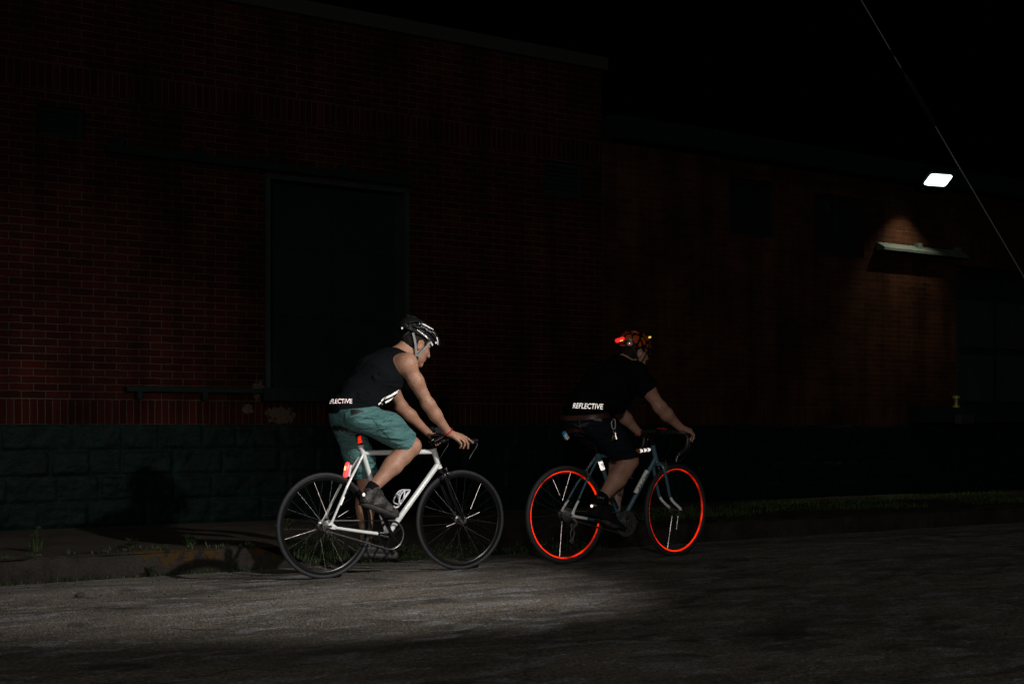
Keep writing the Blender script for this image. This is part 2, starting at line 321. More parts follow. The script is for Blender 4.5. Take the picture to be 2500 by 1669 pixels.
class MB:
    def __init__(s): s.v = []; s.f = []; s.m = []; s.mi = 0
    def add(s, vs, fs):
        o = len(s.v); s.v += [tuple(x) for x in vs]; s.f += [tuple(i + o for i in f) for f in fs]; s.m += [s.mi] * len(fs); return s
    def box(s, x0, x1, y0, y1, z0, z1, M4=None):
        vs = [Vector(p) for p in ((x0, y0, z0), (x1, y0, z0), (x1, y1, z0), (x0, y1, z0), (x0, y0, z1), (x1, y0, z1), (x1, y1, z1), (x0, y1, z1))]
        if M4 is not None: vs = [M4 @ q for q in vs]
        return s.add(vs, [(3, 2, 1, 0), (4, 5, 6, 7), (0, 1, 5, 4), (1, 2, 6, 5), (2, 3, 7, 6), (3, 0, 4, 7)])
    def tube(s, pts, r, seg=10, caps=True, flat=None, closed=False):
        P = [Vector(p) for p in pts]; n = len(P)
        rr = r if isinstance(r, (list, tuple)) else [r] * n
        if len(rr) != n: rr = [rr[0] + (rr[-1] - rr[0]) * i / (n - 1) for i in range(n)]
        vs = []; fs = []; up = None
        for i in range(n):
            if closed: t = P[(i + 1) % n] - P[i - 1]
            else: t = P[min(i + 1, n - 1)] - P[max(i - 1, 0)]
            t.normalize()
            if up is None: up = Vector((0, 1, 0)) if abs(t.y) < .9 else Vector((0, 0, 1))
            a = (up - t * up.dot(t)).normalized(); b = t.cross(a); up = a
            fl = flat or (1, 1)
            for k in range(seg):
                q = 2 * math.pi * k / seg
                vs.append(P[i] + a * (math.cos(q) * rr[i] * fl[0]) + b * (math.sin(q) * rr[i] * fl[1]))
        N = n if closed else n - 1
        for i in range(N):
            for k in range(seg):
                j = (i + 1) % n
                fs.append((i * seg + k, i * seg + (k + 1) % seg, j * seg + (k + 1) % seg, j * seg + k))
        if caps and not closed:
            fs.append(tuple(range(seg))[::-1]); fs.append(tuple((n - 1) * seg + k for k in range(seg)))
        return s.add(vs, fs)
    def lathe(s, prof, c, seg=48, M3=None):
        """closed profile [(radius, axial)] spun about the local Y axis"""
        vs = []; fs = []; n = len(prof); c = Vector(c)
        for i in range(seg):
            q = 2 * math.pi * i / seg
            for r, a in prof:
                p = Vector((r * math.cos(q), a, r * math.sin(q)))
                vs.append(c + (M3 @ p if M3 is not None else p))
        for i in range(seg):
            for k in range(n):
                fs.append((i * n + k, i * n + (k + 1) % n, ((i + 1) % seg) * n + (k + 1) % n, ((i + 1) % seg) * n + k))
        return s.add(vs, fs)
    def ball(s, c, r, seg=12, rings=8):
        r = (r, r, r) if isinstance(r, (int, float)) else r
        vs = []; fs = []
        for i in range(rings + 1):
            th = math.pi * i / rings
            for k in range(seg):
                q = 2 * math.pi * k / seg
                vs.append((c[0] + r[0] * math.sin(th) * math.cos(q), c[1] + r[1] * math.sin(th) * math.sin(q), c[2] + r[2] * math.cos(th)))
        for i in range(rings):
            for k in range(seg): fs.append((i * seg + k, (i + 1) * seg + k, (i + 1) * seg + (k + 1) % seg, i * seg + (k + 1) % seg))
        return s.add(vs, fs)
    def mesh(s, name):
        me = bpy.data.meshes.new(name); me.from_pydata(s.v, [], s.f); me.update(); return me
    def build(s, name, mats, parent=None, smooth=True, auto=35, weld=False):
        me = s.mesh(name); bm = bmesh.new(); bm.from_mesh(me)
        if weld: bmesh.ops.remove_doubles(bm, verts=bm.verts, dist=1e-5)
        bmesh.ops.recalc_face_normals(bm, faces=bm.faces)
        bm.to_mesh(me); bm.free()
        o = link(name, me, mats, parent, smooth, auto)
        if isinstance(mats, (list, tuple)) and len(s.m) == len(me.polygons): me.polygons.foreach_set('material_index', s.m)
        return o
def vnoise(x, y, seed=0):
    xi = np.floor(x).astype(int); yi = np.floor(y).astype(int); fx = x - xi; fy = y - yi
    fx = fx * fx * (3 - 2 * fx); fy = fy * fy * (3 - 2 * fy)
    def h(a, b):
        q = np.sin(a * 127.1 + b * 311.7 + seed * 74.7) * 43758.5453
        return q - np.floor(q)
    return (h(xi, yi) * (1 - fx) + h(xi + 1, yi) * fx) * (1 - fy) + (h(xi, yi + 1) * (1 - fx) + h(xi + 1, yi + 1) * fx) * fy
def fbm(x, y, seed=0, o=4):
    r = 0; a = .5
    for k in range(o): r = r + a * (vnoise(x * 2 ** k, y * 2 ** k, seed + k) - .5); a *= .5
    return r
def grid(name, U, V, fn, mat, parent=None, flip=False, smooth=True):
    nu, nv = len(U), len(V); uu, vv = np.meshgrid(U, V, indexing='ij')
    P = np.stack(fn(uu, vv), -1).reshape(-1, 3)
    i = np.arange(nu * nv).reshape(nu, nv)
    q = np.stack([i[:-1, :-1], i[1:, :-1], i[1:, 1:], i[:-1, 1:]], -1).reshape(-1, 4)
    if flip: q = q[:, ::-1]
    me = bpy.data.meshes.new(name); me.from_pydata(P.tolist(), [], q.tolist()); me.update()
    return link(name, me, mat, parent, smooth)

# ------------------------------------------------------------------ signed distance bodies
class SDF:
    def __init__(s, lo, hi, h):
        s.lo = np.array(lo, np.float32); s.h = h
        s.n = np.ceil((np.array(hi) - s.lo) / h).astype(int) + 1
        s.d = np.full(s.n, .5, np.float32)
    def sub(s, lo, hi):
        a = np.clip(np.floor((np.array(lo) - s.lo) / s.h).astype(int), 0, s.n - 1)
        b = np.clip(np.ceil((np.array(hi) - s.lo) / s.h).astype(int) + 1, 1, s.n)
        if np.any(b - a < 1): return None
        sl = tuple(slice(x, y) for x, y in zip(a, b))
        X, Y, Z = np.meshgrid(*[(s.lo[k] + s.h * np.arange(a[k], b[k])).astype(np.float32) for k in range(3)], indexing='ij', sparse=True)
        return sl, X, Y, Z
    def put(s, sl, d, k, op):
        D = s.d[sl]
        if op == 'cut': d = -d; a, b = -D, -d; sg = -1
        else: a, b = D, d; sg = 1
        m = np.minimum(a, b)
        if k > 0: hh = np.maximum(k - np.abs(a - b), 0) / k; m = m - hh * hh * k * .25
        s.d[sl] = sg * m
    def cone(s, a, b, ra, rb=None, k=.02, flat=1.0, axis=(0, 1, 0), op='add'):
        """round cone; flat > 1 widens it along axis"""
        rb = ra if rb is None else rb; a = np.array(a, np.float32); b = np.array(b, np.float32); m = max(ra, rb) * max(flat, 1) + k + .02
        q = s.sub(np.minimum(a, b) - m, np.maximum(a, b) + m)
        if q is None: return
        sl, X, Y, Z = q; ba = b - a; L = max(float(ba @ ba), 1e-9)
        px, py, pz = X - a[0], Y - a[1], Z - a[2]
        if flat != 1:
            w = np.array(axis, np.float32); w /= np.linalg.norm(w); c = (px * w[0] + py * w[1] + pz * w[2]) * (1 / flat - 1)
            bw = float(ba @ w) * (1 / flat - 1)
            px, py, pz = px + c * w[0], py + c * w[1], pz + c * w[2]; ba = ba + bw * w; L = max(float(ba @ ba), 1e-9)
        t = np.clip((px * ba[0] + py * ba[1] + pz * ba[2]) / L, 0, 1)
        d = np.sqrt((px - t * ba[0]) ** 2 + (py - t * ba[1]) ** 2 + (pz - t * ba[2]) ** 2) - (ra + (rb - ra) * t)
        s.put(sl, d.astype(np.float32), k, op)
    def ell(s, c, r, B=None, k=.015, op='add'):
        """ellipsoid, B = rows of its axes"""
        c = np.array(c, np.float32); B = np.eye(3) if B is None else np.array(B); m = max(r) + k + .02
        q = s.sub(c - m, c + m)
        if q is None: return
        sl, X, Y, Z = q; px, py, pz = X - c[0], Y - c[1], Z - c[2]; k0 = 0; k1 = 0
        for i in range(3):
            u = (px * B[i][0] + py * B[i][1] + pz * B[i][2]); k0 = k0 + (u / r[i]) ** 2; k1 = k1 + (u / r[i] ** 2) ** 2
        k0 = np.sqrt(k0); d = k0 * (k0 - 1) / np.maximum(np.sqrt(k1), 1e-6)
        s.put(sl, d.astype(np.float32), k, op)
    def plane(s, p, nrm, k=0, lo=None, hi=None):
        """keep the side the normal points away from"""
        nrm = np.array(nrm, float); nrm /= np.linalg.norm(nrm)
        q = s.sub(s.lo if lo is None else lo, s.lo + s.h * s.n if hi is None else hi); sl, X, Y, Z = q
        d = ((X - p[0]) * nrm[0] + (Y - p[1]) * nrm[1] + (Z - p[2]) * nrm[2]).astype(np.float32)
        s.put(sl, -d + 0 * s.d[sl], k, 'cut')
    def ridge(s, pts, amp, w):
        for a, b in zip(pts[:-1], pts[1:]):
            a = np.array(a, np.float32); b = np.array(b, np.float32); m = w * 3
            q = s.sub(np.minimum(a, b) - m, np.maximum(a, b) + m)
            if q is None: continue
            sl, X, Y, Z = q; ba = b - a; px, py, pz = X - a[0], Y - a[1], Z - a[2]
            t = np.clip((px * ba[0] + py * ba[1] + pz * ba[2]) / max(float(ba @ ba), 1e-9), 0, 1)
            d2 = (px - t * ba[0]) ** 2 + (py - t * ba[1]) ** 2 + (pz - t * ba[2]) ** 2
            s.d[sl] -= (amp * np.exp(-d2 / (w * w)) * np.sin(np.pi * np.clip(t * .9 + .05, 0, 1))).astype(np.float32)
    def wobble(s, amp, f, seed=0):
        q = s.sub(s.lo, s.lo + s.h * s.n); sl, X, Y, Z = q
        s.d[sl] += (amp * (np.sin(X * f + 2.1 * np.sin(Z * f * .6 + seed)) * np.sin(Z * f * 1.1 + 1.7 * np.sin(Y * f * .8 + seed * 2)) + .6 * np.sin((X + Z) * f * 1.9 + seed + Y * f))).astype(np.float32)
    def mesh(s, name):
        D = s.d; ins = D < 0; n = np.array(D.shape) - 1
        cnt = np.zeros(n, np.int8); C = {}
        for i in (0, 1):
            for j in (0, 1):
                for k in (0, 1):
                    cnt += ins[i:n[0] + i, j:n[1] + j, k:n[2] + k]
        act = (cnt > 0) & (cnt < 8); idx = np.full(n, -1, np.int64); cells = np.argwhere(act); idx[act] = np.arange(len(cells))
        acc = np.zeros((len(cells), 3)); num = np.zeros(len(cells)); cx, cy, cz = cells.T
        crn = [(i, j, k) for i in (0, 1) for j in (0, 1) for k in (0, 1)]
        for a in crn:
            for ax in range(3):
                if a[ax]: continue
                b = list(a); b[ax] = 1
                da = D[cx + a[0], cy + a[1], cz + a[2]]; db = D[cx + b[0], cy + b[1], cz + b[2]]
                x = (da < 0) != (db < 0); t = np.where(x, da / np.where(x, da - db, 1), 0)
                p = np.tile(np.array(a, float), (len(cells), 1)); p[:, ax] += t
                acc += np.where(x[:, None], p, 0); num += x
        V = (cells + acc / num[:, None]) * s.h + s.lo
        Q = []
        for ax in range(3):
            o1, o2 = [(1, 2), (2, 0), (0, 1)][ax]
            sl0 = [slice(1, -1)] * 3; sl0[ax] = slice(0, -1); sl1 = list(sl0); sl1[ax] = slice(1, None)
            a = ins[tuple(sl0)]; b = ins[tuple(sl1)]; x = np.argwhere(a != b)
            if not len(x): continue
            fl = a[tuple(x.T)]; g = x + 1; g[:, ax] -= 1
            def cell(d1, d2):
                h = g.copy(); h[:, o1] -= d1; h[:, o2] -= d2; return idx[tuple(h.T)]
            q = np.stack([cell(1, 1), cell(0, 1), cell(0, 0), cell(1, 0)], -1)
            q[~fl] = q[~fl][:, ::-1]; Q.append(q)
        Q = np.concatenate(Q); Q = Q[(Q >= 0).all(1)]
        me = bpy.data.meshes.new(name); me.from_pydata(V.tolist(), [], Q.tolist()); me.update(); return me
    def build(s, name, mat, parent, drop_small=True):
        me = s.mesh(name)
        return link(name, me, mat, parent, True)
def bvh_of(o):
    bm = bmesh.new(); bm.from_mesh(o.data); t = BVHTree.FromBMesh(bm); bm.free(); return t, BASE[o.name]
def ray(bv, p, d):
    h = bv[0].ray_cast(Vector(p) - bv[1], Vector(d).normalized())
    return None if h[0] is None else (h[0] + bv[1], h[1])
def text2d(txt, bold=.0, spacing=1.0, shear=0):
    c = bpy.data.curves.new('t', 'FONT'); c.body = txt; c.size = 1; c.align_x = 'CENTER'; c.align_y = 'CENTER'; c.offset = bold; c.space_character = spacing; c.shear = shear
    c.resolution_u = 3
    o = bpy.data.objects.new('t', c); COL.objects.link(o); dg = bpy.context.evaluated_depsgraph_get()
    me = bpy.data.meshes.new_from_object(o.evaluated_get(dg)); bpy.data.objects.remove(o)
    bm = bmesh.new(); bm.from_mesh(me); bmesh.ops.triangulate(bm, faces=bm.faces)
    for _ in range(3):
        ed = [e for e in bm.edges if e.calc_length() > .12]
        if ed: bmesh.ops.subdivide_edges(bm, edges=ed, cuts=1); bmesh.ops.triangulate(bm, faces=bm.faces)
    bm.verts.index_update()
    r = ([v.co.copy() for v in bm.verts], [[v.index for v in f.verts] for f in bm.faces]); bm.free(); return r
def decal(name, polys, fn, mat, parent, bv, d, off=.0035):
    """shapes (verts2d, faces) laid on a surface: fn maps 2d to a start point, shot along d"""
    vs, fs = polys; out = []
    for v in vs:
        h = ray(bv, fn(v), d); out.append(None if h is None else h[0] - Vector(d).normalized() * off)
    good = [f for f in fs if all(out[i] is not None for i in f)]
    good = [f for f in good if max((out[f[i]] - out[f[i - 1]]).length for i in range(len(f))) < .06]
    if not good: return None
    used = sorted({i for f in good for i in f}); mp = {u: k for k, u in enumerate(used)}
    me = bpy.data.meshes.new(name); me.from_pydata([out[u] for u in used], [], [[mp[i] for i in f] for f in good]); me.update()
    return link(name, me, mat, parent, True)
def strip2d(pts, w, n=5):
    """a ribbon along 2d points with width list w"""
    P = catmull([(p[0], p[1], 0) for p in pts], n); N = len(P); vs = []; fs = []
    ws = w if isinstance(w, (list, tuple)) else [w] * 2
    for i, p in enumerate(P):
        t = (P[min(i + 1, N - 1)] - P[max(i - 1, 0)]).normalized(); a = Vector((-t.y, t.x, 0)); q = i / (N - 1) * (len(ws) - 1); k = min(int(q), len(ws) - 2); ww = ws[k] + (ws[k + 1] - ws[k]) * (q - k)
        vs += [p + a * ww * .5, p - a * ww * .5]
    for i in range(N - 1): fs.append([2 * i, 2 * i + 1, 2 * i + 3, 2 * i + 2])
    return vs, fs
def poly2d(pts, res=.012):
    bm = bmesh.new(); bm.faces.new([bm.verts.new((p[0], p[1], 0)) for p in pts]); bmesh.ops.triangulate(bm, faces=bm.faces)
    for _ in range(4):
        ed = [e for e in bm.edges if e.calc_length() > res]
        if ed: bmesh.ops.subdivide_edges(bm, edges=ed, cuts=1); bmesh.ops.triangulate(bm, faces=bm.faces)
    bm.verts.index_update()
    r = ([v.co.copy() for v in bm.verts], [[v.index for v in f.verts] for f in bm.faces]); bm.free(); return r

# ------------------------------------------------------------------ ground
def ss(x, a, b):
    t = np.clip((x - a) / (b - a), 0, 1); return t * t * (3 - 2 * t)
def road_z(x, y): return -.045 * ss(y, 8.2, 9.27) + .012 * fbm(x * .5, y * 1.3, 3) + .003 * fbm(x * 6, y * 6, 5) * ss(np.abs(y - 8.05), .05, .3)
def drive(x): return ss(x, 4.45, 4.75) * (1 - ss(x, 7.7, 8.1))
def pave_z(x, y):
    side = .125 + .012 * (y - 9.42) / 2.2
    apron = -.03 + .165 * ss(y, 9.32, 10.7)
    k = drive(x); return side * (1 - k) + apron * k + .014 * fbm(x * 2.2, y * 2.2, 9) + .006 * fbm(x * 9, y * 9, 4)
g = grid('ground', np.linspace(-180, 220, 5), np.linspace(-180, 220, 5), lambda x, y: (x, y, x * 0 - .5), M['earth'], smooth=False); tag(g, kind='structure')
xs = np.concatenate([np.arange(-14, 1.5, .4), np.arange(1.5, 9, .05), np.arange(9, 40.1, .25)])
ys = np.concatenate([np.arange(-9, 5.5, .4), np.arange(5.5, 9.36, .05)])
o = grid('road', xs, ys, lambda x, y: (x, y, road_z(x, y)), M['asphalt']); tag(o, kind='structure')
o = grid('pavement', np.concatenate([np.arange(-8, 2, .2), np.arange(2, 10, .04), np.arange(10, 40, .2)]), np.linspace(9.28, 11.7, 52),
         lambda x, y: (x, y, pave_z(x, y) - .012 * (y < 9.42)), M['pavement']); tag(o, kind='structure')
def kerb(x0, x1, e0, e1):
    n = int((x1 - x0) / .03); U = np.linspace(x0, x1, n)
    prof = [(9.265, -.06), (9.26, .0), (9.265, .04), (9.27, .08), (9.276, .105), (9.295, .122), (9.33, .128), (9.37, .130), (9.42, .128), (9.435, .02)]
    pv = np.array(prof)
    def f(u, v):
        i = v.astype(int); y = pv[i, 0]; z = pv[i, 1]
        end = ss(u, x0, x0 + e0) * (1 - ss(u, x1 - e1, x1)) if e0 or e1 else 1
        joint = np.minimum(np.abs((u / 1.22) % 1 - .5) * 1.22, .02) / .02
        chip = np.clip(fbm(u * 3.1, v * .6, 2) - .02, 0, 1) * .12 * (z > .06)
        y2 = y + .010 * fbm(u * 5, v * .9, 7) + (1 - joint) * .014 + chip * .5
        return u, y2, (z - chip) * (.25 + .75 * end) + .008 * fbm(u * 4, v, 8) - .05 * (1 - end)
    o = grid('kerb', U, np.arange(len(prof)), f, M['kerb']); tag(o, kind='structure')
kerb(-8, 4.72, 0, .5); kerb(7.75, 40, .4, 0)
o = grid('verge', np.concatenate([np.arange(7.9, 12, .06), np.arange(12, 40, .3)]), np.linspace(9.42, 10.9, 28),
         lambda x, y: (x, y, pave_z(x, y) + .05 * np.sin(np.pi * (y - 9.42) / 1.48) * ss(x, 7.9, 8.6) - .01 + .02 * fbm(x * 3, y * 3, 11)), M['earth']); tag(o, kind='structure')

# ------------------------------------------------------------------ buildings
YW = 11.6
def wall_mesh(mb, x0, x1, z0, z1, ops, y=YW, depth=.26):
    X = sorted({x0, x1, *[a for q in ops for a in q[:2]]}); Z = sorted({z0, z1, *[a for q in ops for a in q[2:4]]})
    for xa, xb in zip(X[:-1], X[1:]):
        for za, zb in zip(Z[:-1], Z[1:]):
            if any(q[0] <= xa and xb <= q[1] and q[2] <= za and zb <= q[3] for q in ops): continue
            mb.add([(xa, y, za), (xb, y, za), (xb, y, zb), (xa, y, zb)], [(0, 1, 2, 3)])
    for xa, xb, za, zb in [q[:4] for q in ops]:
        d = y + depth
        mb.add([(xa, y, za), (xa, d, za), (xa, d, zb), (xa, y, zb)], [(3, 2, 1, 0)]); mb.add([(xb, y, za), (xb, d, za), (xb, d, zb), (xb, y, zb)], [(0, 1, 2, 3)])
        mb.add([(xa, y, zb), (xb, y, zb), (xb, d, zb), (xa, d, zb)], [(3, 2, 1, 0)]); mb.add([(xa, y, za), (xb, y, za), (xb, d, za), (xa, d, za)], [(0, 1, 2, 3)])
def shell(mb, x0, x1, z0, z1, y0, y1):                    # the other three sides and the flat top
    mb.add([(x0, y0, z0), (x0, y1, z0), (x0, y1, z1), (x0, y0, z1)], [(0, 3, 2, 1)]); mb.add([(x1, y0, z0), (x1, y1, z0), (x1, y1, z1), (x1, y0, z1)], [(0, 1, 2, 3)])
    mb.add([(x0, y1, z0), (x1, y1, z0), (x1, y1, z1), (x0, y1, z1)], [(0, 3, 2, 1)])
def plinth(parent, x0, x1, seed, name='plinth'):
    L, Hh = .405, .212
    U = np.arange(x0, x1 + .001, .0125 if x1 < 20 else .02); V = np.linspace(.05, .984, 72)
    def f(u, v):
        row = np.floor((.984 - v) / Hh); off = (row % 2) * .5 + .13 * np.sin(row * 3)
        c = (u + .10 * np.sin(u * 2.7 + row * 2.1) + .05 * np.sin(u * 6.1 + row)) / L + off; ci = np.floor(c); fx = (c - ci) * L; fz = ((.984 - v) / Hh - row) * Hh
        e = np.minimum(np.minimum(fx, L - fx), np.minimum(fz, Hh - fz))
        pil = ss(e + .016 * fbm(u * 14, v * 14, seed + 13, 3), -.004, .035)
        hsh = np.sin(ci * 91.7 + row * 37.3 + seed) * 43758.5453; hsh = hsh - np.floor(hsh)
        tilt = (hsh - .5) * .10 * (fx - L / 2) + (((hsh * 7) % 1) - .5) * .12 * (fz - Hh / 2)
        rock = .050 * np.abs(fbm(u * 5 + hsh * 9, v * 6 + hsh * 5, seed + 1, 4)) + .016 * fbm(u * 22, v * 24, seed + 3, 3) + .05 * np.maximum(fbm(u * 3.1 + hsh * 30, v * 4, seed + 8, 2), -.05)
        return u, YW - .012 - pil * (.006 + .8 * rock + .45 * tilt + .006 * hsh) - .006 * fbm(u * 14, v * 14, seed + 20, 3), v
    grid(name, U, V, f, M['stone'], parent)
def window_part(parent, x0, x1, z0, z1, mat_frame, louvre=False, depth=.09):
    fr = MB(); w = .035; y = YW + depth
    for a in ((x0 + .002, x0 + w, z0, z1), (x1 - w, x1 - .002, z0, z1), (x0 + w, x1 - w, z0, z0 + w), (x0 + w, x1 - w, z1 - w, z1)): fr.box(a[0], a[1], y - .03, y + .03, a[2], a[3])
    if louvre:
        v = fr.build('vent', mat_frame, parent, smooth=False); sl = MB(); n = 6
        for k in range(n):
            zc = z0 + w + (z1 - z0 - 2 * w) * (k + .5) / n
            sl.box(x0 + w, x1 - w, -.006, .006, -.03, .03, Matrix.Translation((0, y, zc)) @ Matrix.Rotation(R(-38), 4, 'X'))
        sl.build('louvre', mat_frame, v, smooth=False); return v
    xm = (x0 + x1) / 2; fr.box(xm - .02, xm + .02, y - .025, y + .025, z0 + w, z1 - w)
    v = fr.build('window', mat_frame, parent, smooth=False)
    MB().box(x0 + w, x1 - w, y + .004, y + .012, z0 + w, z1 - w).build('pane', M['black_glass'], v, smooth=False)
    return v

b1 = empty('brick_building', (4, YW, 0), 'taller dark red brick building with a raised green loading door', 'building')
ops1 = [(5.445, 6.93, 1.31, 3.215), (3.445, 3.835, 3.325, 3.565), (8.53, 9.035, 3.32, 3.66)]
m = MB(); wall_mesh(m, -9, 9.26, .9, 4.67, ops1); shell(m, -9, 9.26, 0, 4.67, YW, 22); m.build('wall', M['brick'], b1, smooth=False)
plinth(b1, -4, 9.26, 5)
MB().box(-9.05, 9.31, YW - .05, 22.05, 4.67, 4.80).build('coping', M['coping'], b1, smooth=False)
d = MB(); d.box(5.447, 6.928, YW + .20, YW + .26, 1.312, 3.213)
dr = d.build('loading_door', M['door_green'], b1, smooth=False)
p = MB()
for za, zb in ((1.34, 1.93), (1.97, 2.56), (2.60, 3.18)):
    for xa, xb in ((5.49, 6.16), (6.21, 6.89)): p.box(xa, xb, YW + .184, YW + .1995, za, zb)
p.build('door_panel', M['door_green'], dr, smooth=False, auto=None)
f = MB(); f.box(5.447, 5.492, YW - .018, YW + .18, 1.312, 3.17); f.box(6.883, 6.928, YW - .018, YW + .18, 1.312, 3.17); f.box(5.447, 6.928, YW - .020, YW + .182, 3.171, 3.213)
f.build('door_frame', M['pane_green'], b1, smooth=False)  # lighter paint puts the light on the jamb edges into the frame colour
t = MB(); t.box(3.99, 6.90, YW - .085, YW - .004, 3.235, 3.30)
for x in (4.1, 4.8, 5.5, 6.2, 6.82): t.box(x - .03, x + .03, YW - .10, YW - .003, 3.30, 3.36)
t.build('door_track', M['green_paint'], b1, smooth=False)
t = MB(); t.box(4.165, 5.42, YW - .065, YW - .02, 1.262, 1.300)
for x in (4.28, 4.86): t.box(x - .022, x + .022, YW - .06, YW - .003, 1.20, 1.262)
t.build('guide_rail', M['green_paint'], b1, smooth=False)
MB().box(5.40, 6.98, YW - .075, YW + .20, 1.195, 1.305).build('door_sill', M['green_paint'], b1, smooth=False)
window_part(b1, *ops1[1], M['door_green'], True); window_part(b1, *ops1[2], M['vent_green'], True)

b2 = empty('brick_building', (13, YW, 0), 'lower brick building under the lamp, with two dark upper windows', 'building')
ops2 = [(11.09, 11.81, 3.12, 3.75), (12.45, 13.30, 2.99, 3.70), (15.03, 17.2, 1.20, 3.02)]
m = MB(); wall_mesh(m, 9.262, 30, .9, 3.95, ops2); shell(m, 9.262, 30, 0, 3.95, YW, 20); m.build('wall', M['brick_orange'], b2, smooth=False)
plinth(b2, 9.262, 21, 8)
m = MB(); m.box(9.315, 30.05, YW - .16, 20.05, 3.95, 4.20); m.build('fascia', M['green_paint'], b2, smooth=False)
MB().tube([(9.35, YW - .21, 3.99), (30, YW - .21, 3.97)], .055, 10).build('gutter', M['green_paint'], b2)
window_part(b2, *ops2[0], M['green_paint']); window_part(b2, *ops2[1], M['green_paint'])
d = MB().box(15.032, 17.198, YW + .14, YW + .20, 1.202, 3.018).build('loading_door', M['door_green'], b2, smooth=False)
p = MB()
for xa, xb in ((15.22, 15.95), (16.05, 16.8)): p.box(xa, xb, YW + .122, YW + .1395, 2.0, 2.6); p.box(xa, xb, YW + .122, YW + .1395, 1.3, 1.9)
p.build('door_panel', M['pane_green'], d, smooth=False)
MB().box(15.032, 15.09, YW - .02, YW + .13, 1.202, 2.99).build('door_frame', M['vent_green'], b2, smooth=False)
h = MB(); h.add([(13.52, YW - .003, 3.205), (13.52, YW - .13, 3.13), (13.52, YW - .13, 3.10), (13.52, YW - .003, 3.10), (15.12, YW - .003, 3.205), (15.12, YW - .13, 3.13), (15.12, YW - .13, 3.10), (15.12, YW - .003, 3.10)],
             [(0, 1, 2, 3), (7, 6, 5, 4), (0, 4, 5, 1), (1, 5, 6, 2), (2, 6, 7, 3), (3, 7, 4, 0)])
for x in (14.25, 15.0): h.box(x - .04, x + .04, YW - .07, YW - .005, 3.16, 3.235)
h.build('door_hood', M['light_green'], b2, smooth=False)
MB().box(14.10, 17.5, YW - .30, YW - .003, 1.02, 1.20).build('loading_ledge', M['door_green'], b2, smooth=False)
bx = MB().box(14.62, 14.86, YW - .40, YW - .303, 1.00, 1.11).build('meter_box', M['coping'], b2, smooth=False)

yc = empty('capped_pipe', (14.80, 11.42, 1.20), 'small yellow capped pipe standing on the dark ledge', 'pipe')
MB().tube([(14.80, 11.42, 1.203), (14.80, 11.42, 1.345)], .026, 14).build('pipe', M['yellow'], yc)
m = MB(); m.tube([(14.80, 11.42, 1.204), (14.80, 11.42, 1.232)], .045, 14); m.build('base_flange', M['yellow'], yc)
MB().tube([(14.80, 11.42, 1.318), (14.80, 11.42, 1.352)], .045, 14).build('cap', M['yellow'], yc)

# wall lamp on a bracket, aimed down at the second loading door
LP = Vector((14.02, 11.08, 3.93))
wl = empty('wall_lamp', tuple(LP), 'lit rectangular wall lamp on a bracket above the loading hood', 'lamp')
MT = Matrix.Translation(LP) @ Matrix.Rotation(R(-14), 4, 'Z') @ Matrix.Rotation(R(-34), 4, 'X')
m = MB(); m.box(-.19, .19, -.115, .115, .006, .075, MT); m.box(-.10, .10, -.07, .07, .075, .12, MT); m.build('housing', M['green_paint'], wl, smooth=False)
m = MB(); N_ = 40; ringp = []
for j, (k, dz) in enumerate(((1, .0055), (1, -.004), (.93, -.016), (.70, -.026), (.35, -.031))):
    for i in range(N_):
        q = 2 * math.pi * i / N_; c_, s_ = math.cos(q), math.sin(q); ringp.append(MT @ Vector((.158 * k * abs(c_) ** .22 * (1 if c_ > 0 else -1), .092 * k * abs(s_) ** .22 * (1 if s_ > 0 else -1), dz)))
m.add(ringp, [(j * N_ + i, j * N_ + (i + 1) % N_, (j + 1) * N_ + (i + 1) % N_, (j + 1) * N_ + i) for j in range(4) for i in range(N_)] + [tuple(range(4 * N_, 5 * N_))])
m.build('lamp_face', M['lamp_face'], wl)
m = MB(); m.tube(catmull([LP + Vector((.03, .03, .09)), LP + Vector((.05, .20, .20)), LP + Vector((.05, .40, .16)), (14.07, YW - .02, 4.02)]), .018, 8); m.box(14.0, 14.14, YW - .03, YW - .002, 3.92, 4.1)
m.build('bracket', M['green_paint'], wl)
sp = lamp('wall_lamp_beam', 'SPOT', LP + Vector((-.02, .03, -.05)), (13.95, 11.75, 2.0), 165, (1, .90, .68), spot_size=R(82), spot_blend=.85, shadow_soft_size=.04)

gp = lambda x: (x, 10.6, 2.783 + .981 * (15.024 - x))
gw = empty('guy_wire', gp(17.74), 'thin grey steel cable slanting down past the wall lamp', 'cable')
MB().tube([gp(17.74), gp(4.5)], .0062, 8).build('cable', M['wire'], gw)
MB().tube([gp(12.83), gp(12.88), gp(13.30), gp(13.36)], [.012, .034, .034, .012], 10).build('cable_sleeve', M['dark'], gw)
for x in (12.58, 12.76): MB().tube([gp(x), gp(x + .07)], .014, 8).build('cable_clamp', M['gold'], gw)


